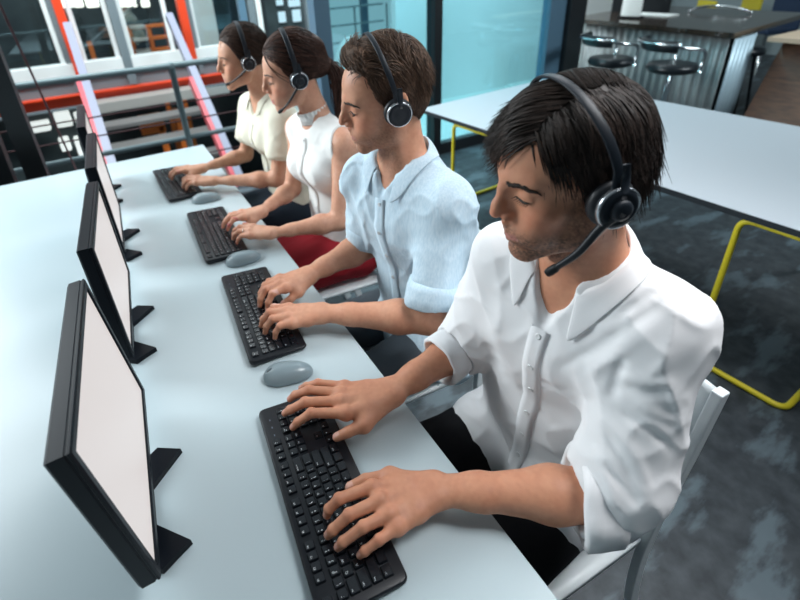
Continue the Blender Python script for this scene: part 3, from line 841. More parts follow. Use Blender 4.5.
# ---- keyboards
_txt = {}
def text_geo(s, size):
    if s not in _txt:
        cu = bpy.data.curves.new('legend_text', 'FONT'); cu.body = s; cu.size = 1; cu.align_x = 'LEFT'; cu.resolution_u = 2
        ob = bpy.data.objects.new('legend_text', cu); COL.objects.link(ob); bpy.context.view_layer.update()
        me = ob.evaluated_get(bpy.context.evaluated_depsgraph_get()).to_mesh()
        v = [tuple(q.co) for q in me.vertices]; f = [tuple(p.vertices) for p in me.polygons]
        COL.objects.unlink(ob); bpy.data.objects.remove(ob); bpy.data.curves.remove(cu)
        _txt[s] = (v, f)
    v, f = _txt[s]; return [(x*size, y*size) for x, y, *_ in v], f
PITCH, ROWP = .0174, .0188
def key_mesh(w, legend, small=False):
    """key top centred at the origin; local x to the typist, y to the typist's right"""
    mb = MB(); ww = w*PITCH-.0011; d = ROWP-.0012; h = .0060
    a = rrect(d, ww, .0018, 3); b = rrect(d-.0026, ww-.0026, .0022, 3); c = rrect(d-.0037, ww-.0037, .0018, 3); n = len(a)
    v = [(x, y, 0) for x, y in a]+[(x-.0003, y, h-.0007) for x, y in b]+[(x-.0003, y, h) for x, y in c]
    f = [(i, (i+1) % n, n+(i+1) % n, n+i) for i in range(n)]+[(n+i, n+(i+1) % n, 2*n+(i+1) % n, 2*n+i) for i in range(n)]+[list(range(2*n, 3*n))]
    mb.add(v, f, 0, False)
    if legend:
        lines = legend.split('\n'); size = .0054 if len(legend) == 1 else (.0044 if max(map(len, lines)) <= 2 else .0031)
        for k, ln in enumerate(lines):
            tv, tf = text_geo(ln, size)
            if not tv: continue
            x0 = -(d-.0048)/2+.0010+size*.75+k*size*1.05; y0 = -(ww-.0048)/2+.0010
            mb.add([(x0-ty, y0+tx, h+.00012) for tx, ty in tv], tf, 1, False)
    return mb
ROWS = [
    (0.0, [('Esc', 0, 1)]+[('F%d' % (i+1), 2+i+.5*(i//4), 1) for i in range(12)]+[('Prt\nSc', 15.25, 1), ('Scr\nLk', 16.25, 1), ('Pau\nse', 17.25, 1)]),
    (1.3, [(c, i, 1) for i, c in enumerate(['~\n`', '!\n1', '@\n2', '#\n3', '$\n4', '%\n5', '^\n6', '&\n7', '*\n8', '(\n9', ')\n0', '_\n-', '+\n='])]+[('Backspace', 13, 2), ('Ins', 15.25, 1), ('Home', 16.25, 1), ('PgUp', 17.25, 1), ('Num\nLk', 18.5, 1), ('/', 19.5, 1), ('*', 20.5, 1), ('-', 21.5, 1)]),
    (2.3, [('Tab', 0, 1.5)]+[(c, 1.5+i, 1) for i, c in enumerate('QWERTYUIOP')]+[('{\n[', 11.5, 1), ('}\n]', 12.5, 1), ('|\n\\', 13.5, 1.5), ('Del', 15.25, 1), ('End', 16.25, 1), ('PgDn', 17.25, 1), ('7', 18.5, 1), ('8', 19.5, 1), ('9', 20.5, 1)]),
    (3.3, [('Caps', 0, 1.75)]+[(c, 1.75+i, 1) for i, c in enumerate('ASDFGHJKL')]+[(':\n;', 10.75, 1), ('"\n\'', 11.75, 1), ('Enter', 12.75, 2.25), ('4', 18.5, 1), ('5', 19.5, 1), ('6', 20.5, 1)]),
    (4.3, [('Shift', 0, 2.25)]+[(c, 2.25+i, 1) for i, c in enumerate('ZXCVBNM')]+[('<\n,', 9.25, 1), ('>\n.', 10.25, 1), ('?\n/', 11.25, 1), ('Shift', 12.25, 2.75), ('^', 16.25, 1), ('1', 18.5, 1), ('2', 19.5, 1), ('3', 20.5, 1)]),
    (5.3, [('Ctrl', 0, 1.25), ('', 1.25, 1.25), ('Alt', 2.5, 1.25), ('', 3.75, 6.25), ('Alt', 10, 1.25), ('', 11.25, 1.25), ('', 12.5, 1.25), ('Ctrl', 13.75, 1.25), ('<', 15.25, 1), ('v', 16.25, 1), ('>', 17.25, 1), ('0', 18.5, 2), ('.', 20.5, 1)]),
]
KBW, KBL = .146, .420
def build_keyboard():
    o = empty('keyboard', (0, 0, 0))
    zb, zf = .0205, .0115          # tray height at the back / at the front
    mb = MB(); out = rrect(KBW, KBL, .012, 5); n = len(out)
    zt = lambda x: zb+(zf-zb)*(x+KBW/2)/KBW
    s1 = lambda q, e: (q[0]*(1-2*e/KBW), q[1]*(1-2*e/KBL))
    rings = [[(*s1(q, .006), .001) for q in out], [(*s1(q, .0015), .005) for q in out], [(q[0], q[1], zt(q[0])*.62) for q in out], [(*s1(q, .0012), zt(q[0])-.0012) for q in out], [(*s1(q, .0035), zt(q[0])) for q in out]]
    v = [q for r in rings for q in r]; f = [list(range(n))[::-1], list(range(4*n, 5*n))]
    for k in range(4): f += [(k*n+i, k*n+(i+1) % n, (k+1)*n+(i+1) % n, (k+1)*n+i) for i in range(n)]
    mb.add(v, f, 0, True); tray = mb.build('keyboard_case', M['black'], o)
    x0 = -KBW/2+.0225; y0 = -11.25*PITCH; ang = math.atan2(zb-zf, KBW)
    meshes = {}
    for rx, keys in ROWS:
        for lg, ry, w in keys:
            if lg == '' and w > 5: nm = 'space_bar'
            elif lg == 'Shift': nm = 'shift_key'
            elif lg == 'Enter': nm = 'enter_key'
            else: nm = 'key'
            k = key_mesh(w, lg).build(nm, [M['key'], M['legend']], o)
            x = x0+rx*ROWP-.0036; k.location = (x, y0+(ry+w/2)*PITCH, zt(x)-.0012); k.rotation_euler = (0, ang, 0)
    for (h, ry, nm) in ((1.3+1, 21.5, '+'), (3.3+1, 21.5, 'Enter')):
        mb = MB(); kk = key_mesh(1, nm[:1] if nm == '+' else ''); vv = [(x*2.06 if abs(x) > 0 else x, y, z) for x, y, z in kk.v]
        kk.v = [((x*(2*ROWP-.0012)/(ROWP-.0012)) if i < 60 else x, y, z) for i, (x, y, z) in enumerate(kk.v)]
        k = kk.build('enter_key' if nm != '+' else 'key', [M['key'], M['legend']], o)
        x = x0+(h-.5)*ROWP-.0036; k.location = (x, y0+(ry+.5)*PITCH, zt(x)-.0012); k.rotation_euler = (0, ang, 0)
    for i in range(3):
        mb = MB(); mb.box((-.0012, -.0022, 0), (.0012, .0022, .0006), .0004); l = mb.build('indicator_light', M['led'], o)
        x = x0-.001+i*.0; l.location = (x0-.004, y0+(18.9+i*1.15)*PITCH, zt(x0)+.0003)
    return o
kb = build_keyboard()
kl = ['nearest black keyboard, under the hands of the man in the white shirt', 'black keyboard under the hands of the man in the light blue shirt', 'black keyboard under the hands of the woman in the white sleeveless blouse', 'farthest black keyboard, under the hands of the woman in cream']
for i, (x, y, a) in enumerate([(-.235, -.551, -.083), (-.178, .015, -.063), (-.181, .552, -.024), (-.227, 1.151, .044)]):
    o = kb if i == 0 else copy_tree(kb)
    o.location = (x, y, DZ); o.rotation_euler = (0, 0, a); tag(o, kl[i], 'keyboard', 'keyboards in a row on the desk')

# ---- mice
def build_mouse():
    o = empty('computer_mouse', (0, 0, 0))
    S = Field(); S.ell((.004, 0, .006), (.056, .031, .029), .01); S.ell((-.022, 0, .006), (.032, .027, .022), .02)
    def floor_(p): return p[..., 2]-.001
    S.prim(floor_, (-.1, -.1, -.1), (.1, .1, .1), .003, True)
    S.ell((-.045, 0, .0285), (.012, .0035, .008), .002, sub=True)
    S.build('mouse_shell', .0022, M['grey_mouse'], o)
    mb = MB(); mb.lathe([(.0068, -.0022), (.0082, -.0014), (.0082, .0014), (.0068, .0022)], 20, 0, Matrix.Translation((-.041, 0, .0170)) @ Matrix.Rotation(PI/2, 4, 'X')); mb.build('scroll_wheel', M['mouse_dark'], o)
    return o
ms = build_mouse()
mm = [((-.194, -.259), -.36, 'nearest grey computer mouse, beside the keyboard of the man in the white shirt'), ((-.144, .306), -.14, 'grey computer mouse at the end of the keyboard of the man in blue'), ((-.149, .880), -.24, 'farthest grey computer mouse, beyond the keyboard of the woman in the white blouse')]
for i, (p, a, lb) in enumerate(mm):
    o = ms if i == 0 else copy_tree(ms)
    o.location = (*p, DZ+.0004); o.rotation_euler = (0, 0, a); tag(o, lb, 'mouse', 'computer mice on the desk')

# ---- chairs
def build_chair():
    o = empty('chair', (0, 0, 0))
    prof = A([(.474, .862), (.462, .79), (.442, .68), (.416, .57), (.400, .46), (.400, .36), (.420, .22), (.452, .10), (.480, .0)])
    for s in (1, -1):
        mb = MB(); p = smooth_path([(x, .190*s, z) for x, z in prof], 36)
        v = []; f = []; K = len(p)
        for i in range(K):
            T = nrm(p[min(i+1, K-1)]-p[max(i-1, 0)]); nn = A([T[2], 0, -T[0]]); w = .015; h = .010
            for a, b in ((-1, -1), (1, -1), (1, 1), (-1, 1)): v.append(p[i]+nn*w*a+A([0, 1, 0])*h*b)
        for i in range(K-1):
            for j in range(4): q = (j+1) % 4; f.append((i*4+j, i*4+q, (i+1)*4+q, (i+1)*4+j))
        f += [(3, 2, 1, 0), (4*K-4, 4*K-3, 4*K-2, 4*K-1)]
        mb.add(v, f, 0, False); ob = mb.build('leg', M['chair'], o); b = ob.modifiers.new('bevel', 'BEVEL'); b.width = .003; b.segments = 2
        mb = MB(); mb.tube([(.085, .165*s, .432), (.07, .180*s, .22), (.055, .190*s, .0)], [.016, .014, .012], 12); mb.build('leg', M['chair'], o)
    # seat: dished sheet
    n, m = 19, 17; v = []; f = []
    for i in range(n):
        for j in range(m):
            u = i/(n-1); t = j/(m-1)*2-1; x = .055+.345*u; wd = .186-.012*(1-u); roll = .028*max(0, (.14-u)/.14)**2
            v.append((x, wd*t, .452-.010*math.sin(PI*u)*(1-t*t)-.012*u-roll+.006*abs(t)**6))
    for i in range(n-1):
        for j in range(m-1): f.append((i*m+j, (i+1)*m+j, (i+1)*m+j+1, i*m+j+1))
    ob = MB().add(v, f).build('seat', M['chair'], o); md = ob.modifiers.new('thickness', 'SOLIDIFY'); md.thickness = .014; md.offset = 0
    v = []; f = []; pp = smooth_path([(x, 0, z) for x, z in prof[:5]], 19)
    for i in range(19):
        for j in range(m):
            t = j/(m-1)*2-1; v.append((pp[i][0]-.004+.020*(1-t*t), .183*t, pp[i][2]))
    for i in range(18):
        for j in range(m-1): f.append((i*m+j, (i+1)*m+j, (i+1)*m+j+1, i*m+j+1))
    ob = MB().add(v, f).build('backrest', M['chair'], o); md = ob.modifiers.new('thickness', 'SOLIDIFY'); md.thickness = .012; md.offset = 0
    return o
ch = build_chair()
cl = ['white moulded chair under the man in the white shirt', 'white moulded chair under the man in the light blue shirt', 'white moulded chair under the woman in the white blouse', 'white moulded chair under the woman in the cream blouse']
for i, (x, y) in enumerate([(-.015, -.655), (0.0, -.085), (.0, .50), (-.03, 1.02)]):
    o = ch if i == 0 else copy_tree(ch)
    o.location = (x, y, 0); tag(o, cl[i], 'chair', 'white chairs along the desk')

# ---- second table
def build_table():
    x0 = 1.447; o = empty('table', (2.0, 0, 0), label='white table with dark edge and yellow tubular legs behind the workers', cat='table'); inv = Matrix.Translation((-2.0, 0, 0))
    a = A([1.375, 1.484]); d = nrm(A([1.493, -.571])-a); nrm2 = A([-d[1], d[0]])
    if nrm2[0] < 0: nrm2 = -nrm2
    L, Wd = 3.6, 1.20
    poly = [a, a+nrm2*Wd, a+nrm2*Wd+d*L, a+d*L]
    mb = MB(); mb.prism([tuple(q) for q in poly][::-1], DZ-.003, DZ); t = mb.build('tabletop', M['table'], o); t.matrix_parent_inverse = inv
    mb = MB(); mb.prism([tuple(q) for q in poly][::-1], DZ-.026, DZ-.003); t = mb.build('edge_band', M['edge'], o); t.matrix_parent_inverse = inv
    h = DZ-.041
    for ya, yb in ((1.19, 1.40), (-.388, -.723)):
        xe = lambda y: a[0]+d[0]/d[1]*(y-a[1])
        s = .034; far = nrm2*(Wd-.07); yt = ya+(-.42 if yb < ya else .15)
        q = lambda y, z, k=0: (xe(y)+s+(far[0] if k else 0), y+(far[1] if k else 0), z)
        yt = ya-.55
        mb = MB(); mb.tube(round_poly([q(yt, h), q(ya, h), q(ya, .013), q(yb, .013), q(yb, .013, 1), q(ya, .013, 1), q(ya, h, 1), q(yt, h, 1)], .045), .0115, 12)
        t = mb.build('leg', M['yellow'], o); t.matrix_parent_inverse = inv
build_table()
# ================================================================== people
def px_hand(J, W, up, s=1.):
    pass
def mk(px, z): return onz(px[0], px[1], z)
GEN = dict(M1={}, M2={}, W2={}, W1={})
def finish(P, label, res, skin_m=None):
    S = body_field(P); b = S.build('person', res, M['skin'], None, skin_colors(P))
    tag(b, label, 'person', 'call centre workers in a row at the desk'); return b, S
def hand_px(W, F, T, lat, s=1.):
    """joints given as photo positions with their heights"""
    W = mk(*W); F = [[mk((x, y), z) for x, y, z in f] for f in F]; T = [mk((x, y), z) for x, y, z in T]
    return dict(W=W, lat=nrm(lat), up=A([0, 0, 1.]), F=F, T=T, s=s)

# ---------------------------------------------------- man in the white shirt
SK1 = (.57, .262, .158)
P1 = dict(fem=False, skin=SK1, lip=(.42, .17, .14), stubble=.85, brow_u=.0165, fr=head_frame((.172, -.672, 1.316), 18.5, 10.3, -1.6, 1.03),
          hip=A([.325, -.62, .575]), waist=A([.305, -.628, .755]), chest=A([.275, -.650, .960]), ribtop=A([.252, -.663, 1.085]), neck=A([.245, -.664, 1.13]),
          SL=A([.262, -.800, 1.078]), SR=A([.218, -.528, 1.066]), EL=A([.145, -.842, .800]), ER=A([.205, -.455, .815]),
          PL=A([.315, -.71, .555]), PR=A([.315, -.53, .555]), KL=A([-.10, -.77, .535]), KR=A([-.10, -.47, .535]), AL=A([-.02, -.79, .09]), AR=A([-.02, -.52, .09]), slv=.064, slvu=.059, slvx=dict(L=-.005, R=.03), slvo=dict(L=A([.016, -.012, .0])))
P1['fwd'] = nrm(A([-.99, -.12, 0]))
P1['HL'] = hand_px(((436, 490), .788),
    [[(372, 487, .800), (339, 499, .803), (329, 509, .785), (327, 515, .772)],
     [(381, 500, .804), (349, 515, .806), (333, 530, .785), (328, 535, .773)],
     [(390, 514, .801), (363, 527, .804), (343, 542, .784), (338, 547, .773)],
     [(398, 527, .793), (379, 540, .797), (365, 551, .782), (360, 555, .773)]],
    [(420, 478, .785), (390, 476, .784), (365, 480, .780), (350, 487, .773)], mk((430, 472), .79)-mk((439, 510), .79), .98)
P1['HR'] = hand_px(((392, 391), .790),
    [[(346, 413, .803), (311, 413, .806), (298, 422, .786), (293, 427, .774)],
     [(341, 401, .806), (305, 402, .808), (290, 410, .786), (285, 413, .774)],
     [(341, 393, .803), (309, 390, .806), (295, 395, .786), (290, 399, .774)],
     [(345, 386, .797), (318, 383, .799), (306, 386, .786), (301, 388, .776)]],
    [(383, 410, .786), (364, 425, .784), (348, 432, .781), (337, 437, .774)], mk((398, 402), .79)-mk((387, 384), .79), 1.0)
b1, S1 = finish(P1, 'person in a white shirt with rolled sleeves typing at the nearest keyboard', .0026)
make_brows(P1, b1, (.022, .014, .010), 1.6, S1); make_lashes(P1, b1, S1)
def flow1(p, rng):
    f, l, u = p; top = l < .036+.003*rng.normal() and u > .05
    if f < -.055 or (u < .03 and f < -.02):       # back of the head, down to the collar
        return (rng.uniform(.07, .125), .05, .5, lambda q, t: (-.12+.35*max(0, t-.5), 0, -1), .0011)
    if not top:                                    # side below the parting: falls back and down over the ear
        if l > 0: return (rng.uniform(.06, .105), .05, .8, lambda q, t: (-.30+.25*t, .30, -1.), .0011)
        return (rng.uniform(.05, .08), .04, .9, lambda q, t: (.0, -.3, -1.), .0011)
    if f > .050 and u > .06: return (rng.uniform(.060, .085), .14, .75, lambda q, t: (.55-.5*t, -.75, -.45-.6*t), .0012)
    if f > .0:                                     # fringe swept forward and across
        return (rng.uniform(.095, .135), .13, .85, lambda q, t: (.80-.3*t, -.55, -.10-1.0*max(0, t-.4)), .0012)
    return (rng.uniform(.07, .10), .07, .9, lambda q, t: (.10-.5*t, -.85, -.1-.3*t), .0012)
make_hair(P1, dict(col=(.024, .0150, .0115), re=(.0975, .0825, .0855), ce=(-.008, 0, .048), n=4600, flow=flow1, seed=3, jit=.13,
    line=[(0, .078), (25, .079), (40, .079), (52, .074), (61, .056), (69, .015), (76, -.022), (84, -.036), (95, -.010), (110, -.045), (130, -.085), (180, -.095)]), b1)
# shirt
SH1 = shirt_field(P1, .014, amp=.0095, hem=.085, seed=11, loose=1.5, slv_end=.84)
nb1 = P1['neck']; nt1 = P1['fr'].wor((-.020, 0, -.035)); ax1 = nrm(nt1-nb1)
pit1 = nb1+P1['fwd']*.066+A([0, 0, -.035])
SH1.cap(nb1-ax1*.012+P1['fwd']*.008, nb1+ax1*.12+P1['fwd']*.01, .060, .075, .006, sub=True)
lat1 = nrm(np.cross(P1['fwd'], [0, 0, 1.]))
SH1.cap(nb1+P1['fwd']*.075+A([0, 0, .02]), nb1+P1['fwd']*.105+A([0, 0, -.105]), .050, .008, .004, WF, (P1['fwd'], 1.5), sub=True)
for p, k, r in ((P1['PL'], P1['KL'], .1), (P1['PR'], P1['KR'], .1)):      # front and side flaps lie over the lap
    SH1.cap(p+A([-.0, 0, .012]), p+(k-p)*.28+A([0, 0, .014]), .098, .090, .03)
for s in 'LR':
    d = nrm(P1['H'+s]['W']-P1['E'+s]); e = P1['E'+s]
    SH1.cap(e+d*(.096 if s == 'L' else .114), e+d*.3, .08, .08, .004, sub=True)
add_creases(SH1, [([(616, 386), (640, 393), (664, 394)], .007, .007), ([(612, 394), (616, 380), (622, 362)], .008, .007), ([(614, 372), (640, 380), (668, 384)], -.005, .008),
    ([(680, 306), (636, 340), (592, 374)], -.004, .010), ([(668, 300), (630, 326), (585, 356)], .004, .008), ([(660, 290), (640, 300), (618, 318)], .006, .008), ([(640, 318), (600, 345), (560, 368)], .003, .008),
    ([(608, 420), (632, 450), (648, 486)], -.005, .008), ([(602, 430), (622, 462), (636, 496)], .005, .007), ([(618, 410), (650, 430), (672, 450)], .004, .007), ([(596, 450), (608, 480), (616, 505)], -.005, .007),
    ([(600, 462), (625, 490), (640, 508)], .005, .006), ([(640, 405), (668, 418), (690, 420)], -.004, .007), ([(545, 450), (560, 462), (575, 466)], .005, .008), ([(525, 372), (560, 392), (590, 400)], .003, .009), ([(522, 390), (552, 425), (575, 440)], .004, .009)])
s1 = SH1.build('shirt', .0042, M['shirt_white'], b1)
make_collar(P1, SH1, nb1+ax1*.030, nrm(ax1+A([0, 0, .4])), P1['fwd'], M['shirt_white'], s1, .068, .072, gap=30, leaf=(.040, .082), stand=.030, tilt=.75, point=.035)
make_placket(P1, SH1, nb1+P1['fwd']*.05+A([0, 0, -.10]), P1['hip']+P1['fwd']*.05+A([0, 0, .02]), P1['fwd'], M['shirt_white'], s1, .034, 6)
for s, (rin, rout, L, fl, off) in dict(L=(.056, .0740, .060, .010, -.012), R=(.047, .0575, .052, .003, .066)).items():
    d = nrm(P1['H'+s]['W']-P1['E'+s]); mb = MB()
    ring_cloth(mb, P1['E'+s]+d*(off-.01), d, L, rin, rout, wob=.006 if s == 'L' else .004, flare=fl, seed=5 if s == 'L' else 9); c = mb.build('cuff', M['shirt_white'], s1)
TR1 = trousers_field(P1); TR1.build('trousers', .008, M['black_cloth'], b1)
for s in 'LR': make_shoe(P1, s, b1)
make_headset(P1['fr'], 'black headset worn by the man in the white shirt', ring='silver', mic=((.022, .104, -.026), (.048, .096, -.062), (.074, .078, -.094)), boomr=.0050, cupo=(.002, 0, .0), bandr=(.0062, .0020), top=.139, tilt=.016)

# ---------------------------------------------------- man in light blue
P2 = dict(fem=False, skin=(.58, .285, .18), lip=(.45, .20, .17), stubble=.62, neckr=.051, brow_u=.0175, stubcol=(.13, .075, .05), fr=head_frame((.203, -.094, 1.311), 16.9, 10.6, -6.6, 1.04),
          hip=A([.335, -.10, .575]), waist=A([.315, -.10, .755]), chest=A([.275, -.105, .965]), ribtop=A([.250, -.105, 1.08]), neck=A([.245, -.103, 1.13]),
          slvu=.048, SL=A([.270, -.262, 1.064]), SR=A([.195, .030, 1.056]), EL=A([.175, -.315, .790]), ER=A([.200, .055, .815]),
          PL=A([.325, -.19, .555]), PR=A([.325, .0, .555]), KL=A([-.09, -.22, .535]), KR=A([-.09, .06, .535]), AL=A([-.02, -.21, .09]), AR=A([-.02, .05, .09]), slv=.055)
P2['fwd'] = nrm(A([-.97, -.22, 0]))
def aim_hand(wpx, tpx, zw, side, s, **kw):
    W = mk(wpx, zw); T = mk(tpx, zw); f = nrm(T-W); f = nrm(f+A([0, 0, kw.pop('tilt', -.02)]))
    lat = np.cross([0, 0, 1.], f)*(-1 if side == 'L' else 1)   # left hand palm down: thumb to the right of the fingers
    return gen_hand(W, f, lat, s, **kw)
P2['HL'] = aim_hand((322, 313), (272, 318), .792, 'L', 1.0, curl=(4, -48, -70), spread=.8)
P2['HR'] = aim_hand((308, 275), (258, 296), .796, 'R', 1.0, curl=(4, -52, -72), spread=.8)
b2, S2 = finish(P2, 'person in a light blue shirt typing with head bowed, second from the front', .0034)
make_brows(P2, b2, (.045, .027, .018), 1.4, S2); make_lashes(P2, b2, S2)
def flow2(p, rng):
    f, l, u = p
    if f < -.055: return (rng.uniform(.035, .060), .07, .6, lambda q, t: (-.25+.2*t, .3*math.sin(40*q[1]), -1), .0012)
    if u < .078:
        return (rng.uniform(.018, .030), .02, 1., lambda q, t: (-.45, .0, -1), .0011)
    if f > .035:   # quiff: up and forward, then bending back over to the far side
        return (rng.uniform(.040, .056), .16, .5, lambda q, t: (.30-.7*t, -.55, .60-.7*t), .0013)
    return (rng.uniform(.05, .07), .10, .85, lambda q, t: (.45-.4*t, -.60+.3*math.sin(30*q[0]), .25-.6*t), .0013)
make_hair(P2, dict(var=.4, col=(.098, .058, .038), re=(.0985, .0805, .0890), ce=(-.009, 0, .050), n=3600, flow=flow2, seed=8, jit=.20, extra=[((.050, .025, .114), (.058, -.035, .112), .018, .017, .02), ((-.058, .028, -.010), (-.050, .020, -.052), .036, .022, .02), ((-.058, -.028, -.010), (-.050, -.020, -.052), .036, .022, .02)],
    line=[(0, .093), (25, .095), (40, .092), (52, .080), (60, .045), (67, .008), (74, -.014), (86, -.016), (95, .000), (110, -.030), (130, -.060), (180, -.085)]), b2)
P2['slvx'] = None
SH2 = shirt_field(P2, .013, amp=.0095, hem=.085, seed=21, loose=1.5, slv_end=.82)
nb2 = P2['neck']; nt2 = P2['fr'].wor((-.020, 0, -.035)); ax2 = nrm(nt2-nb2)
SH2.cap(nb2-ax2*.008+P2['fwd']*.008, nb2+ax2*.12+P2['fwd']*.01, .060, .075, .006, sub=True)
SH2.cap(nb2+P2['fwd']*.075+A([0, 0, .02]), nb2+P2['fwd']*.10+A([0, 0, -.07]), .042, .006, .004, WF, (P2['fwd'], 1.5), sub=True)
for p, k in ((P2['PL'], P2['KL']), (P2['PR'], P2['KR'])): SH2.cap(p+A([0, 0, .012]), p+(k-p)*.2+A([0, 0, .014]), .096, .09, .03)
for s in 'LR':
    d = P2['E'+s]-P2['S'+s]; e = P2['S'+s]+d*.80; d = nrm(d); SH2.cap(e+d*.085, e+d*.3, .085, .085, .004, sub=True)
s2 = SH2.build('shirt', .0050, M['shirt_blue'], b2)
make_collar(P2, SH2, nb2+ax2*.028, nrm(ax2+A([0, 0, .4])), P2['fwd'], M['shirt_blue'], s2, .068, .068, gap=26, leaf=(.040, .074), stand=.030, tilt=.75, point=.04)
make_placket(P2, SH2, nb2+P2['fwd']*.05+A([0, 0, -.07]), P2['hip']+P2['fwd']*.05+A([0, 0, .02]), P2['fwd'], M['shirt_blue'], s2, .032, 6, M['bbutton'])
for s, (rin, rout, L, fl) in dict(L=(.052, .063, .062, .003), R=(.050, .060, .06, .003)).items():
    d = P2['E'+s]-P2['S'+s]; q = P2['S'+s]+d*.66; d = nrm(d); mb = MB(); ring_cloth(mb, q, d, L, rin+.002, rout+.006, wob=.004, flare=fl, seed=15); mb.build('cuff', M['shirt_blue'], s2)
TR2 = trousers_field(P2); TR2.build('trousers', .009, M['grey_cloth'], b2)
for s in 'LR': make_shoe(P2, s, b2)
make_headset(P2['fr'], 'black headset with silver-ringed ear cup worn by the man in blue', ring='silver', mic=((.025, -.102, -.03), (.06, -.09, -.07), (.09, -.06, -.095)) if False else ((.030, .100, -.034), (.060, .080, -.080), (.085, .055, -.112)), boomr=.003, bandr=(.0058, .0020), top=.148, tilt=.012, side=-1)

# ---------------------------------------------------- woman in white blouse
P3 = dict(fem=True, skin=(.63, .335, .225), lip=(.50, .17, .17), fr=head_frame((.194, .525, 1.28), 11.2, 10.3, -4.3, 1.0), girth=.86, nail=(.45, .06, .10),
          hip=A([.33, .50, .565]), waist=A([.315, .50, .74]), chest=A([.285, .503, .945]), ribtop=A([.268, .505, 1.05]), neck=A([.258, .508, 1.10]),
          SL=A([.285, .355, 1.045]), SR=A([.225, .635, 1.045]), EL=A([.215, .300, .785]), ER=A([.165, .640, .800]),
          PL=A([.32, .42, .55]), PR=A([.32, .58, .55]), KL=A([-.08, .42, .53]), KR=A([-.08, .56, .53]), AL=A([-.0, .44, .09]), AR=A([-.0, .54, .09]))
P3['fwd'] = nrm(A([-.97, -.20, 0]))
P3['HL'] = aim_hand((272, 233), (222, 230), .792, 'L', .90, curl=(4, -36, -60), spread=.9)
P3['HR'] = aim_hand((262, 211), (222, 222), .796, 'R', .90, curl=(4, -36, -60), spread=.9)
b3, S3 = finish(P3, 'person in a sleeveless white blouse and dark red skirt, dark hair in a ponytail', .0038)
make_brows(P3, b3, (.04, .022, .016), .8, S3); make_lashes(P3, b3, S3)
def flowW(node):
    node = A(node)
    def fl(p, rng):
        d = node-p; L = np.linalg.norm(d)
        if L < .02: return None
        sw = rng.normal(0, .35)
        return (L*rng.uniform(.6, 1.1), rng.uniform(.02, .085), 1., lambda q, t: (node-q)/L+A([.15, 0, .25*sw])*math.sin(5*t+sw*6)*.5, .0015)
    return fl
LW = [(0, .088), (25, .086), (42, .074), (55, .045), (66, .005), (78, -.022), (90, -.022), (100, -.012), (120, -.050), (150, -.070), (180, -.078)]
make_hair(P3, dict(var=.55, col=(.058, .027, .019), re=(.101, .082, .094), ce=(-.010, 0, .050), n=1500, flow=flowW((-.112, 0, -.005)), seed=12, line=LW,
    extra=[((-.070, .0, .050), (-.085, .0, .005), .058, .046, .02), ((-.095, .0, .000), (-.122, .002, -.012), .030, .024, .015)],
    locks=[([(-.110, .010, -.005), (-.140, .014, -.022), (-.146, .020, -.072), (-.130, .030, -.125), (-.105, .036, -.190)], .0022, 320, .0115)]), b3)
BL3 = shirt_field(P3, .010, sleeves=False, amp=.0045, hem=.02, seed=31, loose=1.5)
nb3 = P3['neck']; nt3 = P3['fr'].wor((-.020, 0, -.035)); ax3 = nrm(nt3-nb3)
BL3.cap(nb3+ax3*.012+P3['fwd']*.008, nb3+ax3*.12+P3['fwd']*.01, .052, .06, .006, sub=True)
lt3 = nrm(P3['SL']-P3['SR'])
for s, q in ((1, 'SL'), (-1, 'SR')):
    c = P3[q]+lt3*s*.018; BL3.cap(c+A([0, 0, .10])+lt3*s*.03, c+A([0, 0, -.13])+lt3*s*.030, .064, .050, .004, WF, (P3['fwd'], 1.5), sub=True)
s3 = BL3.build('blouse', .0050, M['blouse_white'], b3)
mb = MB(); v = []; f = []; n = 120                                  # small ruffled stand collar
for i in range(n):
    a = 2*PI*i/n; w = .0035*math.sin(22*a)
    u3 = nrm(np.cross(ax3, P3['fwd'])); w3 = np.cross(u3, ax3)
    for k, (r, z) in enumerate(((.051, 0.010), (.050, .030), (.053+w, .052), (.0555+w, .052), (.053, .030), (.055, .008))): v.append(nb3+P3['fwd']*.007+ax3*z+r*(math.cos(a)*w3+math.sin(a)*u3))
for i in range(n):
    j = (i+1) % n
    for k in range(6): q = (k+1) % 6; f.append((i*6+k, j*6+k, j*6+q, i*6+q))
mb.add(v, f); mb.build('ruffled_collar', M['blouse_white'], s3)
make_placket(P3, BL3, nb3+P3['fwd']*.04+A([0, 0, -.045]), P3['waist']+P3['fwd']*.05+A([0, 0, -.06]), P3['fwd'], M['blouse_white'], s3, .028, 7)
J = P3['HL']['F'][2]; c = A(J[0])*.45+A(J[1])*.55; d = nrm(A(J[1])-A(J[0])); u_ = nrm(np.cross(d, [0, 0, 1.])); v_ = np.cross(u_, d)
mb = MB(); mb.tube([c+.0098*(math.cos(a)*u_+math.sin(a)*v_) for a in np.linspace(0, 2*PI, 24, endpoint=False)], .0014, 6, closed=True)
tag(mb.build('finger_ring', M['silver_ring']), 'thin silver ring on the left hand of the woman in the white blouse', 'ring')
SK3 = Field(); SK3.cap(P3['hip']+A([0, 0, -.03]), P3['hip']+A([0, 0, .10]), .108, .092, .04, WF, (lt3, 1.42))
for s in 'LR': SK3.cap(P3['P'+s], P3['K'+s], .094, .078, .05)
SK3.cap((P3['PL']+P3['PR'])/2, (P3['KL']+P3['KR'])/2, .085, .072, .05); SK3.disp = lambda V: folds(V, .006, (10, 22, 10), 9); SK3.damp = .01
SK3.build('skirt', .008, M['red_cloth'], b3)
for s in 'LR': make_shoe(P3, s, b3)
make_headset(P3['fr'], 'black headset worn by the woman with the ponytail', ring='silver', mic=((.026, .094, -.036), (.058, .074, -.072), (.088, .05, -.098)), w=.94, boomr=.0036, top=.150)

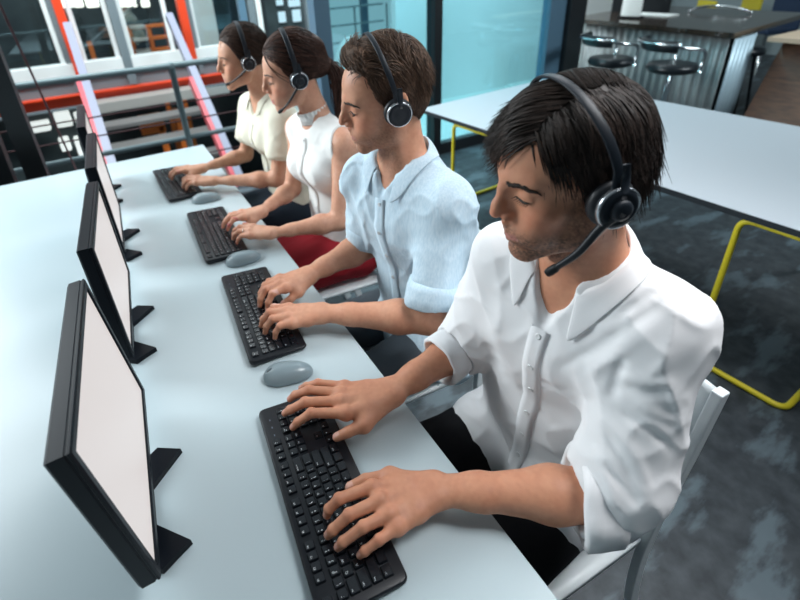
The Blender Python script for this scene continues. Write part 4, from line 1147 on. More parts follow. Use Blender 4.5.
# ---------------------------------------------------- woman in cream blouse
P4 = dict(fem=True, skin=(.60, .32, .21), lip=(.46, .18, .16), fr=head_frame((.143, .98, 1.28), 3.8, 4, -3.5, .97), girth=.86, nail=(.60, .28, .26),
          hip=A([.30, 1.01, .565]), waist=A([.285, 1.01, .74]), chest=A([.245, 1.01, .945]), ribtop=A([.222, 1.0, 1.05]), neck=A([.208, .995, 1.10]),
          SL=A([.232, .845, 1.035]), SR=A([.185, 1.13, 1.04]), EL=A([.155, .80, .79]), ER=A([.12, 1.17, .80]),
          PL=A([.29, .93, .55]), PR=A([.29, 1.09, .55]), KL=A([-.11, .93, .53]), KR=A([-.11, 1.09, .53]), AL=A([-.03, .95, .09]), AR=A([-.03, 1.07, .09]))
P4['fwd'] = nrm(A([-.98, -.16, 0]))
P4['HL'] = aim_hand((214, 181), (180, 181), .792, 'L', .90, curl=(4, -36, -60), spread=.9)
P4['HR'] = aim_hand((203, 168), (175, 172), .796, 'R', .90, curl=(4, -36, -60), spread=.9)
b4, S4 = finish(P4, 'person in a cream short-sleeved blouse typing at the far end of the desk', .0042)
make_brows(P4, b4, (.05, .03, .02), .8, S4); make_lashes(P4, b4, S4)
make_hair(P4, dict(var=.5, col=(.060, .034, .024), re=(.101, .082, .094), ce=(-.010, 0, .050), n=800, flow=flowW((-.118, 0, -.01)), seed=14, line=LW,
    extra=[((-.112, .0, -.008), (-.135, .002, -.012), .028, .026, .015)],
    locks=[([(-.118, .0, -.005), (-.150, .0, -.02), (-.160, .0, -.07), (-.145, .0, -.13)], .0024, 130, .009)]), b4)
BL4 = shirt_field(P4, .012, amp=.005, hem=.02, seed=41, loose=1.6, slv_end=.56)
nb4 = P4['neck']; nt4 = P4['fr'].wor((-.020, 0, -.035)); ax4 = nrm(nt4-nb4)
BL4.cap(nb4-ax4*.004+P4['fwd']*.01, nb4+ax4*.12+P4['fwd']*.012, .054, .065, .006, sub=True)
BL4.cap(nb4+P4['fwd']*.06+A([0, 0, .02]), nb4+P4['fwd']*.10+A([0, 0, -.10]), .045, .006, .004, WF, (P4['fwd'], 1.5), sub=True)
for s in 'LR':
    d = nrm(P4['E'+s]-P4['S'+s]); e = P4['S'+s]+d*.16; BL4.cap(e+d*.09, e+d*.2, .09, .09, .006, sub=True)
s4 = BL4.build('blouse', .0055, M['blouse_cream'], b4)
for s in 'LR':
    d = nrm(P4['E'+s]-P4['S'+s]); mb = MB(); ring_cloth(mb, P4['S'+s]+d*.135, d, .030, .049, .059, wob=.003, flare=.004, seed=4); mb.build('sleeve_cuff', M['blouse_cream'], s4)
make_collar(P4, BL4, nb4+ax4*.022, nrm(ax4+A([0, 0, .4])), P4['fwd'], M['blouse_cream'], s4, .060, .060, gap=36, leaf=(.030, .060), stand=.022, tilt=.5, point=.03)
make_placket(P4, BL4, nb4+P4['fwd']*.05+A([0, 0, -.10]), P4['waist']+P4['fwd']*.05+A([0, 0, -.06]), P4['fwd'], M['blouse_cream'], s4, .026, 5)
lt4 = nrm(P4['SL']-P4['SR'])
SK4 = Field(); SK4.cap(P4['hip']+A([0, 0, -.03]), P4['hip']+A([0, 0, .10]), .108, .092, .04, WF, (lt4, 1.42))
for s in 'LR': SK4.cap(P4['P'+s], P4['K'+s], .094, .078, .05)
SK4.cap((P4['PL']+P4['PR'])/2, (P4['KL']+P4['KR'])/2, .085, .072, .05); SK4.disp = lambda V: folds(V, .005, (10, 22, 10), 19); SK4.damp = .01
SK4.build('skirt', .009, M['navy_cloth'], b4)
for s in 'LR': make_shoe(P4, s, b4)
make_headset(P4['fr'], 'black headset worn by the woman in the cream blouse', ring='silver', mic=((.030, .092, -.034), (.066, .070, -.062), (.098, .048, -.080)), w=.94, boomr=.0036, top=.150)
# ============================================================ the place
def struct(o, label, cat): o['kind'] = 'structure'; return tag(o, label, cat)
m = M['floor'] = mat('dark_concrete', (.05, .06, .07), .5, spec=.35)
N, L, b = nodes(m)
tc = N.new('ShaderNodeTexCoord'); mp = N.new('ShaderNodeMapping'); mp.inputs['Rotation'].default_value = (0, 0, rad(-25)); mp.inputs['Scale'].default_value = (1, 2.8, 1)
n1 = N.new('ShaderNodeTexNoise'); n1.inputs['Scale'].default_value = 3.0; n1.inputs['Detail'].default_value = 5; n1.inputs['Roughness'].default_value = .55
r1 = N.new('ShaderNodeValToRGB'); r1.color_ramp.elements[0].position = .53; r1.color_ramp.elements[1].position = .62
r1.color_ramp.elements[0].color = (0, 0, 0, 1); r1.color_ramp.elements[1].color = (1, 1, 1, 1)
n2 = N.new('ShaderNodeTexNoise'); n2.inputs['Scale'].default_value = 16; n2.inputs['Detail'].default_value = 6
r2 = N.new('ShaderNodeValToRGB'); r2.color_ramp.elements[0].color = (.030, .037, .044, 1); r2.color_ramp.elements[1].color = (.066, .078, .088, 1); r2.color_ramp.elements[0].position = .35; r2.color_ramp.elements[1].position = .7
mx = N.new('ShaderNodeMixRGB'); mx.inputs['Color2'].default_value = (.15, .20, .23, 1)
ml_ = N.new('ShaderNodeMath'); ml_.operation = 'MULTIPLY'; ml_.inputs[1].default_value = .62
L.new(tc.outputs['Object'], mp.inputs['Vector']); L.new(mp.outputs['Vector'], n1.inputs['Vector']); L.new(tc.outputs['Object'], n2.inputs['Vector'])
L.new(n1.outputs['Fac'], r1.inputs['Fac']); L.new(n2.outputs['Fac'], r2.inputs['Fac']); L.new(r1.outputs['Color'], ml_.inputs[0]); L.new(ml_.outputs[0], mx.inputs['Fac']); L.new(r2.outputs['Color'], mx.inputs['Color1']); L.new(mx.outputs['Color'], b.inputs['Base Color'])
M['rail'] = mat('grey_painted_rail', (.17, .24, .26), .4)
M['steel_dark'] = mat('black_steel', (.010, .013, .016), .45)
M['cable'] = mat('dark_red_cable', (.05, .012, .016), .5)
M['red'] = mat('red_painted_steel', (.80, .065, .018), .4)
M['white_frame'] = mat('white_window_frame', (.82, .85, .84), .5)
M['grey_frame'] = mat('grey_steel_frame', (.17, .21, .23), .5)
M['blue_frame'] = mat('blue_grey_frame', (.10, .19, .27), .45)
M['dark_glass'] = mat('dark_glass', (.012, .022, .026), .08, spec=.6)
M['orange'] = mat('orange_rack', (.85, .20, .03), .5)
M['beige'] = mat('pale_stair_tread', (.40, .385, .36), .6)
M['tread'] = mat('grey_stair_tread', (.19, .185, .18), .6)
M['lav'] = mat('pale_lavender_rail', (.33, .35, .46), .4)
M['pink'] = mat('red_beam_reflection', (.75, .12, .15), .4)  # colour of the red beam's reflection on the stair rails
M['pale_wall'] = mat('pale_wall', (.80, .84, .84), .7)
M['mid_wall'] = mat('mid_grey_wall', (.26, .32, .34), .7)
M['dark_wall'] = mat('dark_interior', (.022, .032, .036), .7); noise_col(M['dark_wall'], (.010, .018, .022), (.05, .07, .075), 2.2, 4, .35, .7)
M['white_goods'] = mat('white_panel', (.86, .90, .88), .5)
M['corr'] = mat('corrugated_steel', (.34, .37, .37), .42, metal=.35); noise_col(M['corr'], (.27, .30, .31), (.40, .43, .43), 3, 4)
M['corr_lit'] = mat('lit_end_corrugated_steel', (.50, .66, .74), .42, metal=.2)  # same steel as the front; the stronger light on this end is in the colour
M['counter'] = mat('dark_wood_counter', (.030, .022, .018), .14, spec=.6); noise_col(M['counter'], (.018, .015, .014), (.06, .042, .03), 6, 4, .3, .7, (1, 8, 1))
M['wood_dark'] = mat('brown_wood', (.09, .035, .014), .45); noise_col(M['wood_dark'], (.055, .020, .008), (.13, .055, .022), 8, 4, .3, .7, (1, 1, 6))
M['wood_light'] = mat('light_wood', (.55, .42, .30), .5)
M['navy'] = mat('navy_fabric', (.012, .03, .07), .8)
M['yellow_seat'] = mat('yellow_chair_plastic', (.62, .52, .03), .45)
M['out_ground'] = mat('pale_paving', (.62, .72, .70), .8)
M['stone'] = mat('grey_stone_wall', (.16, .18, .19), .8); noise_col(M['stone'], (.08, .10, .11), (.24, .27, .28), 7, 5, .35, .65, (1, 1, 2.2))
g = bpy.data.materials.new('tinted_glass'); g.use_nodes = True; N = g.node_tree.nodes; L = g.node_tree.links; N.clear()
out = N.new('ShaderNodeOutputMaterial'); mxs = N.new('ShaderNodeMixShader'); tr = N.new('ShaderNodeBsdfTransparent'); tr.inputs['Color'].default_value = (.64, .90, .95, 1); gl = N.new('ShaderNodeBsdfGlossy'); gl.inputs['Roughness'].default_value = .03; gl.inputs['Color'].default_value = (.8, .95, 1, 1)
mxs.inputs['Fac'].default_value = .10; L.new(tr.outputs[0], mxs.inputs[1]); L.new(gl.outputs[0], mxs.inputs[2]); L.new(mxs.outputs[0], out.inputs['Surface']); M['glass'] = g
g2 = g.copy(); g2.name = 'clear_glass'; g2.node_tree.nodes['Transparent BSDF'].inputs['Color'].default_value = (.95, .985, .985, 1); M['glass_clear'] = g2

# floor
mb = MB(); mb.prism([(-4.5, -4), (9, -4), (9, 6.6), (4.6, 6.6), (4.6, 2.42), (.8, 2.42), (.8, 2.72), (-4.5, 2.72)], -.12, 0); struct(mb.build('floor', M['floor']), 'dark concrete floor with pale worn patches', 'floor')

# ---- railing beyond the far end of the desk
RY = 2.6
rl = empty('railing', (0, RY, 0), label='grey tubular guard rail with thin red cables beyond the far end of the desk', cat='railing'); inv = Matrix.Translation((0, -RY, 0))
def rp(mb, name, m, smooth=True): q = mb.build(name, m, rl); q.matrix_parent_inverse = inv; return q
mb = MB(); mb.tube([(-2.2, RY, 1.052), (.86, RY, 1.052)], .021, 14); rp(mb, 'top_rail', M['rail'])
mb = MB(); mb.tube([(-2.2, RY, .53), (.86, RY, .53)], .018, 14); rp(mb, 'lower_rail', M['rail'])
for z in (.79, .66, .38):
    mb = MB(); mb.tube([(-2.2, RY, z), (.86, RY, z)], .0055, 8); rp(mb, 'cable', M['cable'])
for x in (-1.75, .035, .84):
    mb = MB(); mb.tube([(x, RY, 0), (x, RY, 1.05)], .022, 14); rp(mb, 'post', M['rail'])
    mb = MB(); mb.lathe([(.001, .026), (.018, .022), (.027, .008), (.027, -.012), (.022, -.03)], 16, 0, Matrix.Translation((x, RY, 1.052))); rp(mb, 'post_fitting', M['rail'])
# ---- black steel struts by the left end of the desk
def vbar(name, px0, px1, y, w, d, z0, z1, m):
    a = ony(*px0, y); b_ = ony(*px1, y); t = lambda z: a[0]+(b_[0]-a[0])*(z-a[2])/(b_[2]-a[2])
    mb = MB(); v = []
    for z in (z0, z1):
        for dx, dy in ((-w, -d), (w, -d), (w, d), (-w, d)): v.append((t(z)+dx, y+dy, z))
    mb.add(v, [(3, 2, 1, 0), (4, 5, 6, 7)]+[(i, (i+1) % 4, 4+(i+1) % 4, 4+i) for i in range(4)], 0, False)
    return mb.build(name, m)
o = vbar('steel_post', (12, 110), (36, 170), 2.15, .052, .05, 0, 2.8, M['steel_dark']); struct(o, 'black steel post at the left beyond the desk', 'post')
o = vbar('steel_post', (-2, 160), (8, 185), 2.15, .045, .05, 0, 2.8, M['steel_dark']); struct(o, 'black steel post cut by the left edge of the view', 'post')
a = ony(0, 5, 2.3); b_ = ony(74, 165, 2.3)
mb = MB(); mb.tube([b_+(b_-a)*.5, a+(a-b_)*.8], .006, 8); tag(mb.build('hanging_cable', M['cable']), 'thin dark red cable hanging in front of the red beam', 'cable')

# ---- facade of the neighbouring block
FY = 4.8
def fbox(mb, x0, x1, z0, z1, d0=-.05, d1=.05, bev=.004, mi=0): mb.box((x0, FY+d0, z0), (x1, FY+d1, z1), bev, mi)
mb = MB(); fbox(mb, -4, 1.25, .73, .885, -.08, .06); struct(mb.build('trim_1', M['white_frame']), 'white window sill band of the block outside', 'sill')
mb = MB(); fbox(mb, -4, 1.25, .585, .73, -.04, .06); struct(mb.build('trim_2', M['grey_frame']), 'grey band under the white sill', 'sill')
o = empty('steel_beam', (-1.5, FY, .52), label='bright red horizontal steel beam under the grey sill', cat='beam'); inv = Matrix.Translation((1.5, -FY, -.52))
for nm, z0, z1, d in (('top_flange', .575, .590, -.14), ('web', .475, .575, -.07), ('bottom_flange', .455, .475, -.14)):
    mb = MB(); fbox(mb, -4, 1.25, z0, z1, d, .04, .002); q = mb.build(nm, M['red'] if nm != 'bottom_flange' else M['grey_frame'], o); q.matrix_parent_inverse = inv
cl_ = ['red steel column left of the stair', 'red steel column right of the stair']
for i, (x0, x1) in enumerate(((-.645, -.565), (.485, .565))):
    mb = MB(); fbox(mb, x0, x1, .73, 3.2, -.10, .05); struct(mb.build('column', M['red']), cl_[i], 'column')
    mb = MB(); fbox(mb, x0-.05 if i == 0 else x1, x0 if i == 0 else x1+.05, .60, 3.2, -.06, .05); struct(mb.build('column_side', M['grey_frame']), 'grey jamb beside the '+cl_[i], 'jamb')
mb = MB(); fbox(mb, -.185, -.100, .60, 3.2, -.09, .05); struct(mb.build('column_grey', M['grey_frame']), 'grey steel column between the two outer red columns', 'column')
# windows: frames with panes
def window(n, x0, x1, z0=.88, z1=2.6, bar=None):
    mb = MB(); w = .045
    fbox(mb, x0, x0+w, z0, z1, -.03, .03); fbox(mb, x1-w, x1, z0, z1, -.03, .03); fbox(mb, x0, x1, z1-w, z1, -.03, .03)
    if bar: fbox(mb, bar-.02, bar+.02, z0, z1, -.03, .03)
    o = struct(mb.build('window_%d' % n, M['white_frame']), 'white-framed window of the block outside, number %d from the left' % n, 'window')
    mb = MB(); fbox(mb, x0+.01, x1-.01, z0, z1-.01, -.004, .004, 0); mb.build('pane', M['glass_clear'], o)
window(1, -3.6, -1.25, bar=-2.4); window(2, -1.245, -.70); window(3, -.55, -.19); window(4, -.10, .37); window(5, .60, 1.22)
mb = MB(); mb.box((-4, 6.6, -1.2), (.58, 6.7, 3.2)); struct(mb.build('wall_back', M['dark_wall']), 'dark interior wall behind the outside windows', 'wall')
mb = MB(); mb.box((.66, 5.4, .2), (1.00, 5.46, 3.2), .01); struct(mb.build('window_6', M['white_goods']), 'bright white blind seen through the right window', 'daylight_panel')  # white panel put in for the brightness of a far window
mb = MB(); mb.box((.3, 6.0, -1.2), (1.6, 6.1, 3.2)); struct(mb.build('wall_back_right', M['dark_wall']), 'dark teal wall behind the bright blind', 'wall')
# orange racks inside
def rack(x0, x1, z0, z1, y, label, rows=4, cols=2):
    o = empty('storage_rack', ((x0+x1)/2, y, z0), label=label, cat='rack'); inv = Matrix.Translation((-(x0+x1)/2, -y, -z0))
    for i in range(cols+1):
        x = x0+(x1-x0)*i/cols; mb = MB(); mb.box((x-.025, y-.05, z0-1.2), (x+.025, y+.05, z1), .004); q = mb.build('upright', M['orange'], o); q.matrix_parent_inverse = inv
    for k in range(rows):
        z = z0+(z1-z0)*k/(rows-1); mb = MB(); mb.box((x0, y-.06, z-.035), (x1, y+.06, z), .004); q = mb.build('shelf_beam', M['orange'], o); q.matrix_parent_inverse = inv
        mb = MB(); mb.box((x0+.0, y-.30, z-.012), (x0+.16, y-.06, z+.018), .006); q = mb.build('shelf_end', M['beige'], o); q.matrix_parent_inverse = inv
rack(-.0, .42, .72, 1.12, 5.5, 'orange storage rack behind the window between the columns')
mb = MB(); mb.box((-.47, 5.5, -1.2), (-.42, 5.55, 1.0), .004); tag(mb.build('orange_post', M['orange']), 'short orange post behind the window left of the grey column', 'post')
mb = MB(); mb.tube([(-3.8, 5.9, -1.2), (.35, 5.9, 1.45)], .02, 8); tag(mb.build('slanted_pipe', M['grey_frame']), 'slanting grey pipe inside the outside block', 'pipe')
# pale strip lights glimpsed at the top
M['lamp'] = mat('lit_lamp', (.9, .9, .85), .5, emit=(1, .97, .86), estr=1.6)
for i, (px, w) in enumerate(((68, .10), (78, .05), (92, .07), (118, .10), (131, .06), (145, .05))):
    c = ony(px, 2, 5.9); mb = MB(); mb.box((c[0]-w, 5.88, c[2]-.06), (c[0]+w, 5.94, c[2]+.10), .02); tag(mb.build('ceiling_lamp', M['lamp']), 'small lit lamp inside the block outside, %s' % ('first from the left', 'second from the left', 'third from the left', 'fourth from the left', 'fifth from the left', 'rightmost')[i], 'lamp', 'lit lamps in the block outside')
# lower storey
M['lit_window'] = mat('lit_window', (.5, .5, .5), .5, emit=(.92, 1., .97), estr=.85)
mb = MB(); mb.box((-4, 5.0, -1.2), (.1, 5.1, .46)); struct(mb.build('wall_lower', M['dark_wall']), 'dark lower storey wall under the red beam', 'wall')
for i, (x0, x1, z0, z1) in enumerate(((-1.30, -1.05, .23, .33), (-.98, -.84, .24, .40), (-.80, -.62, .20, .36), (-1.02, -.93, -.02, .12), (-.88, -.66, -.10, .10))):
    mb = MB(); mb.box((x0, 4.88, z0), (x1, 5.002, z1), .01); tag(mb.build('lit_window', M['lit_window']), 'bright lit window under the red beam, %s' % ('at far left', 'beside the hanging cable', 'by the stair rail', 'low beside the cable', 'low by the stair rail')[i], 'window', 'lit windows under the red beam')
mb = MB(); mb.box((-4, 3.1, -1.35), (1.6, 9, -1.2)); struct(mb.build('floor_lower', M['stone']), 'grey lower floor beyond the railing', 'floor')
mb = MB(); mb.box((-3.0, 4.2, -.42), (-.75, 4.5, -.30), .01); tag(mb.build('lower_ledge', M['grey_frame']), 'grey ledge low beyond the railing at the left', 'ledge')
# ---- stair up to the landing
st = empty('staircase', (-.1, 4.4, -1.2), label='steel stair with pale treads and lavender side rails beyond the railing', cat='staircase'); inv = Matrix.Translation((.1, -4.4, 1.2))
def sp(mb, name, m): q = mb.build(name, m, st); q.matrix_parent_inverse = inv; return q
for k, (y, z, th) in enumerate([(4.52, .505, .10), (4.26, .34, .040), (4.02, .175, .040), (3.78, .01, .040), (3.54, -.155, .040), (3.30, -.32, .04)]):
    mb = MB(); mb.box((-.54, y-(.12 if k else .05), z-th), (.44, y+(.12 if k else .26), z), .004); sp(mb, 'landing' if k == 0 else 'tread', M['beige'] if k == 0 else M['tread'])
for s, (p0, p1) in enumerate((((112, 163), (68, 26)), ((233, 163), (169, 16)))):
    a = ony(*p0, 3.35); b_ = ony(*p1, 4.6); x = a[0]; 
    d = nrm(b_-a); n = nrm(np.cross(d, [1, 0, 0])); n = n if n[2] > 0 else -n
    for nm, off, hw, hh, m in (('side_rail', 0, .034, .05, 'lav'), ('reflection_strip', -.03, .022, .06, 'pink')):  # second strip is the red beam's reflection, built as a coloured bar
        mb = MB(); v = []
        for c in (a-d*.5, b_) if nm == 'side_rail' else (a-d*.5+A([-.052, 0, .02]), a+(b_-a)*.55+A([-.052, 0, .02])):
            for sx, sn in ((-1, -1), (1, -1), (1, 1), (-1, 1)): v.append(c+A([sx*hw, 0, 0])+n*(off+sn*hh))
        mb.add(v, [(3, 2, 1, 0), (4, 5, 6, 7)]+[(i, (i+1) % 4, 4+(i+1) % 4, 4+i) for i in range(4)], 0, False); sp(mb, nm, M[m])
mb = MB(); mb.box((-.2, 4.75, .02), (.06, 4.95, .22), .02); mb.box((-.02, 4.75, -.5), (.05, 4.85, .1), .01); tag(mb.build('orange_machine', M['orange']), 'orange machine glimpsed between the stair treads', 'machine')
mb = MB(); mb.box((.18, 4.75, -.45), (.24, 4.85, .25), .01); tag(mb.build('orange_pole', M['orange']), 'orange upright behind the stair treads', 'pole')

# ---- glass wall at the far right of the desk end
GY = 2.34
gx = lambda px, py=60: ony(px, py, GY)[0]
xs = [gx(322), gx(434), gx(543)]
def gpost(name, x0, x1, m, label, d=.06, z1=3.0): mb = MB(); mb.box((x0, GY-d, 0), (x1, GY+d, z1), .004); return struct(mb.build(name, m), label, 'post')
gpost('window_frame_post', gx(316), gx(331), M['blue_frame'], 'blue-grey frame post at the left end of the glass wall')
gpost('window_frame_post', gx(430.5), gx(438), M['steel_dark'], 'dark mullion between the two large glass panes')
gpost('pillar', gx(541), gx(556), M['blue_frame'], 'blue-grey door jamb at the right end of the glass wall', .05)
gpost('pillar', gx(556), gx(571), M['steel_dark'], 'black pillar between the glass wall and the bar', .10)
for n, (a, b_) in enumerate(((gx(331), gx(430.5)), (gx(438), gx(541)))):
    mb = MB(); mb.box((a, GY-.006, .10), (b_, GY+.006, 3.0)); o = struct(mb.build('window_%d' % (7+n), M['glass']), ('large tinted pane behind the man in blue', 'large tinted pane left of the black pillar')[n], 'window')
    mb = MB(); mb.box((a, GY-.04, 0), (b_, GY+.04, .10), .003); mb.build('sill', M['steel_dark'], o)
mb = MB(); mb.box((1.3, 2.43, -.14), (4.59, 5.59, -.02)); struct(mb.build('ground', M['out_ground']), 'pale paved ground outside the glass wall', 'ground')
mb = MB(); mb.box((2.72, 3.95, -.14), (5.25, 4.05, 4)); struct(mb.build('wall_outside', M['pale_wall']), 'pale wall outside the right glass pane', 'wall')
mb = MB(); mb.box((4.5, 3.08, -.1), (5.25, 3.95, .003)); struct(mb.build('ground_strip', M['out_ground']), 'pale paved strip outside behind the black pillar', 'ground')
rl2 = empty('balustrade', (2.9, 5.2, 0), label='thin grey balustrade outside the glass wall', cat='railing'); inv = Matrix.Translation((-2.9, -5.2, 0))
p = [ony(358, 6, 5.2), ony(427, 13, 5.2)]
for z in (p[0][2]-.0, p[0][2]-.22, p[0][2]-.44):
    mb = MB(); mb.tube([(1.9, 5.2, z), (3.28, 5.2, z)], .012, 8); q = mb.build('rail', M['rail'], rl2); q.matrix_parent_inverse = inv
for px in (355, 387, 424):
    c = ony(px, 20, 5.2); mb = MB(); mb.tube([(c[0], 5.2, -.02), (c[0], 5.2, p[0][2])], .012, 8); q = mb.build('post', M['rail'], rl2); q.matrix_parent_inverse = inv
for i, px in enumerate((364, 396)):
    c = ony(px, 12, 6.5); mb = MB(); mb.box((c[0]-.055, 6.45, -.02), (c[0]+.055, 6.55, 3), .004); struct(mb.build('outside_post', M['blue_frame']), ('dark post outside, left of the two behind the balustrade', 'dark post outside, right of the two behind the balustrade')[i], 'post')
c = ony(352, 46, 4.9); S = Field(); S.ell((c[0], 4.9, 0), (.34, .30, c[2]+.14), .01); S.prim(lambda q: -.02-q[..., 2]+0*q[..., 0], (-9, -9, -9), (9, 9, 9), .01, True) if False else None
S.prim(lambda q: (q[..., 2]+.015), (0, 0, -2), (9, 9, 2), .01, True); tag(S.build('canopy', .03, M['white_goods']), 'white rounded canopy outside the glass wall', 'canopy')
# dark glazed bay between the facade and the glass wall
mb = MB(); mb.box((1.28, 5.0, -1.2), (2.2, 5.1, 3.2)); struct(mb.build('wall_bay', M['dark_wall']), 'dark bay wall behind the two women', 'wall')
for i, (px0, px1, m, y) in enumerate(((240, 247, 'blue_frame', 4.6), (249, 256, 'grey_frame', 4.6), (257, 262, 'white_frame', 4.6), (263, 266, 'steel_dark', 4.6), (306, 312, 'grey_frame', 4.6))):
    a = ony(px0, 20, y)[0]; b_ = ony(px1, 20, y)[0]; mb = MB(); mb.box((a, y-.04, -1.2), (b_, y+.04, 3.2), .003); struct(mb.build('bay_mullion', M[m]), 'upright frame bar behind the two women, %s' % ('leftmost', 'second from the left', 'white one', 'thin dark one', 'rightmost')[i], 'mullion')
M['blue_light'] = mat('bright_bay_pane', (.1, .1, .1), .4, emit=(.55, .85, 1.), estr=.9)
for i, (x0, y0, x1, y1) in enumerate(((276, 0, 283, 5), (288, 0, 300, 6), (278, 12, 286, 22), (292, 10, 301, 21), (313, 9, 318, 16))):
    a = ony(x0, y0, 4.98); b_ = ony(x1, y1, 4.98); mb = MB(); mb.box((a[0], 4.96, min(a[2], b_[2])), (b_[0], 4.995, max(a[2], b_[2])), .004); struct(mb.build('bay_pane', M['blue_light']), 'small bright pane in the dark bay, %s' % ('upper left', 'upper right', 'lower left', 'lower right', 'by the glass wall')[i], 'pane')

# ---- bar
BA, BB, BC = A([4.134, 1.059]), A([4.330, 2.831]), A([5.533, 1.215])
e1 = nrm(BB-BA); e2 = nrm(BC-BA)
bar = empty('bar_counter', (*((BA+BB)/2), 0), label='bar with dark glossy top and corrugated steel front', cat='bar'); inv = Matrix.Translation((-(BA+BB)[0]/2, -(BA+BB)[1]/2, 0))
def bp(mb, name, m, par=None): q = mb.build(name, m, bar if par is None else par); q.matrix_parent_inverse = inv if par is None else Matrix.Identity(4); return q
D2 = lambda a, b_: tuple(BA+e1*a+e2*b_)
LB = np.linalg.norm(BB-BA)
mb = MB(); mb.prism([D2(0, 0), D2(0, 1.62), D2(LB+.02, 1.62), D2(LB+.02, 0)], .905, .95); bp(mb, 'countertop', M['counter'])
mb = MB(); mb.prism([D2(.05, .085), D2(.05, .53), D2(LB-.05, .53), D2(LB-.05, .085)], 0, .905); bp(mb, 'base', M['steel_dark'])
def corrugated(p0, p1, out_, name, m):
    n = int(np.linalg.norm(A(p1)-A(p0))/.0085); v = []; f = []; t = nrm(A(p1)-A(p0)); o2 = nrm(out_)
    for i in range(n+1):
        q = A(p0)+(A(p1)-A(p0))*i/n; w = .011*math.cos(2*PI*i*.0085/.085); q = q+o2*(w+.013); v += [(*q, 0.), (*q, .904)]
    f = [(2*i, 2*i+2, 2*i+3, 2*i+1) for i in range(n)]
    mb = MB(); mb.add(v, f); ob = bp(mb, name, m); md = ob.modifiers.new('thickness', 'SOLIDIFY'); md.thickness = .003
corrugated(D2(.035, .065), D2(LB-.05, .065), -e2, 'front_cladding', M['corr']); corrugated(D2(.030, .065), D2(.030, .53), -e1, 'end_cladding', M['corr_lit'])
mb = MB(); mb.prism([D2(LB-.20, .03), D2(LB-.20, .06), D2(LB-.04, .06), D2(LB-.04, .03)], 0, .905); bp(mb, 'end_panel', M['corr'])
def stool(px, py, z, rz, label):
    c = onz(px, py, z); o = empty('bar_stool', (c[0], c[1], 0), rz, label, 'stool', 'bar stools at the bar')
    mb = MB(); mb.lathe([(.001, z-.05), (.14, z-.05), (.185, z-.035), (.195, z-.005), (.18, z+.022), (.12, z+.03), (.001, z+.028)], 32); mb.build('seat', M['leather'], o)
    mb = MB(); mb.tube([(0, 0, .02), (0, 0, z-.05)], .028, 16); mb.build('column', M['chrome'], o)
    mb = MB(); mb.lathe([(.001, .0), (.20, .0), (.205, .008), (.15, .018), (.04, .030), (.03, .05)], 32); mb.build('base', M['chrome'], o)
    p = []
    for s in (1, -1):
        mb = MB(); mb.tube(round_poly([(.12, .175*s, z-.02), (.12, .20*s, z+.15), (-.05, .20*s, z+.17), (-.235, .13*s, z+.205)], .05), .013, 10); mb.build('arm', M['chrome'], o)
    mb = MB(); v = []; f = []
    for i in range(17):
        a = rad(-62+124*i/16); ca, sa = math.cos(a), math.sin(a)
        for r, zz in ((.225, z+.150), (.230, z+.215), (.245, z+.228), (.264, z+.215), (.260, z+.150), (.243, z+.138)): v.append((-r*ca, r*sa, zz))
    for i in range(16):
        for k in range(6): q = (k+1) % 6; f.append((i*6+k, (i+1)*6+k, (i+1)*6+q, i*6+q))
    f += [list(range(6)), list(range(96, 102))[::-1]]; mb.add(v, f); mb.build('backrest', M['leather'], o)
    mb = MB(); mb.tube([(-.285*math.cos(rad(a)), .285*math.sin(rad(a)), z+.205) for a in np.linspace(-66, 66, 17)], .010, 8); mb.build('back_rail', M['chrome'], o)
stool(611, 60, .72, rad(-28), 'black bar stool at the bar, left of the two'); stool(672, 66, .72, rad(-28), 'black bar stool at the bar, right of the two')
# things on and behind the bar
def zb(px, py, z=.952): return onz(px, py, z)
c = zb(630, 18); o = empty('menu_holder', (c[0], c[1], .95), rad(10), 'white upright card holder with dark foot standing on the bar', 'card holder')
mb = MB(); mb.box((-.06, -.11, 0), (.06, .11, .02), .004); mb.build('foot', M['blackm'], o); mb = MB(); mb.box((-.012, -.10, .02), (.012, .10, .30), .004); mb.build('card', M['white_goods'], o)
c = zb(655, 15); mb = MB(); mb.box((-.10, -.20, 0), (.10, .20, .012), .003); o = mb.build('paper_stack', M['white_goods']); o.location = (c[0], c[1], .95); tag(o, 'low white stack of papers lying on the bar', 'papers')
def tub_chair(px, py, z, m, rz, label, cat='chair', arc=False, s=1.):
    c = onz(px, py, z); o = empty('chair', (c[0], c[1], 0), rz, label, cat)
    mb = MB(); mb.box((-.2*s, -.2*s, z-.42), (.2*s, .2*s, z-.36), .02); mb.build('seat', m, o)
    mb = MB(); mb.box((.17*s, -.2*s, z-.38), (.21*s, .2*s, z), .018); mb.build('backrest', m, o)
    for sx in (1, -1):
        for sy in (1, -1): mb = MB(); mb.tube([(.17*sx*s, .17*sy*s, z-.42), (.20*sx*s, .20*sy*s, 0)], .012, 8); mb.build('leg', M['chrome'] if not arc else M['rail'], o)
tub_chair(694, 1, .90, M['yellow_seat'], rad(-30), 'yellow chair behind the bar, left of the two'); tub_chair(741, -4, .89, M['yellow_seat'], rad(-30), 'yellow chair behind the bar, nearer the dark blue chair'); tub_chair(778, -2, .92, M['navy'], rad(-20), 'dark navy chair behind the right end of the bar', s=1.1)
mb = MB(); pa = [zb(688, 11, .963), zb(700, 7, 1.0), zb(722, 6, 1.01), zb(742, 9, 1.0), zb(752, 13, .963)]; mb.tube(smooth_path(pa, 24), .012, 10); tag(mb.build('chrome_hoop', M['chrome']), 'curved chrome hoop rising at the back of the bar top', 'hoop')
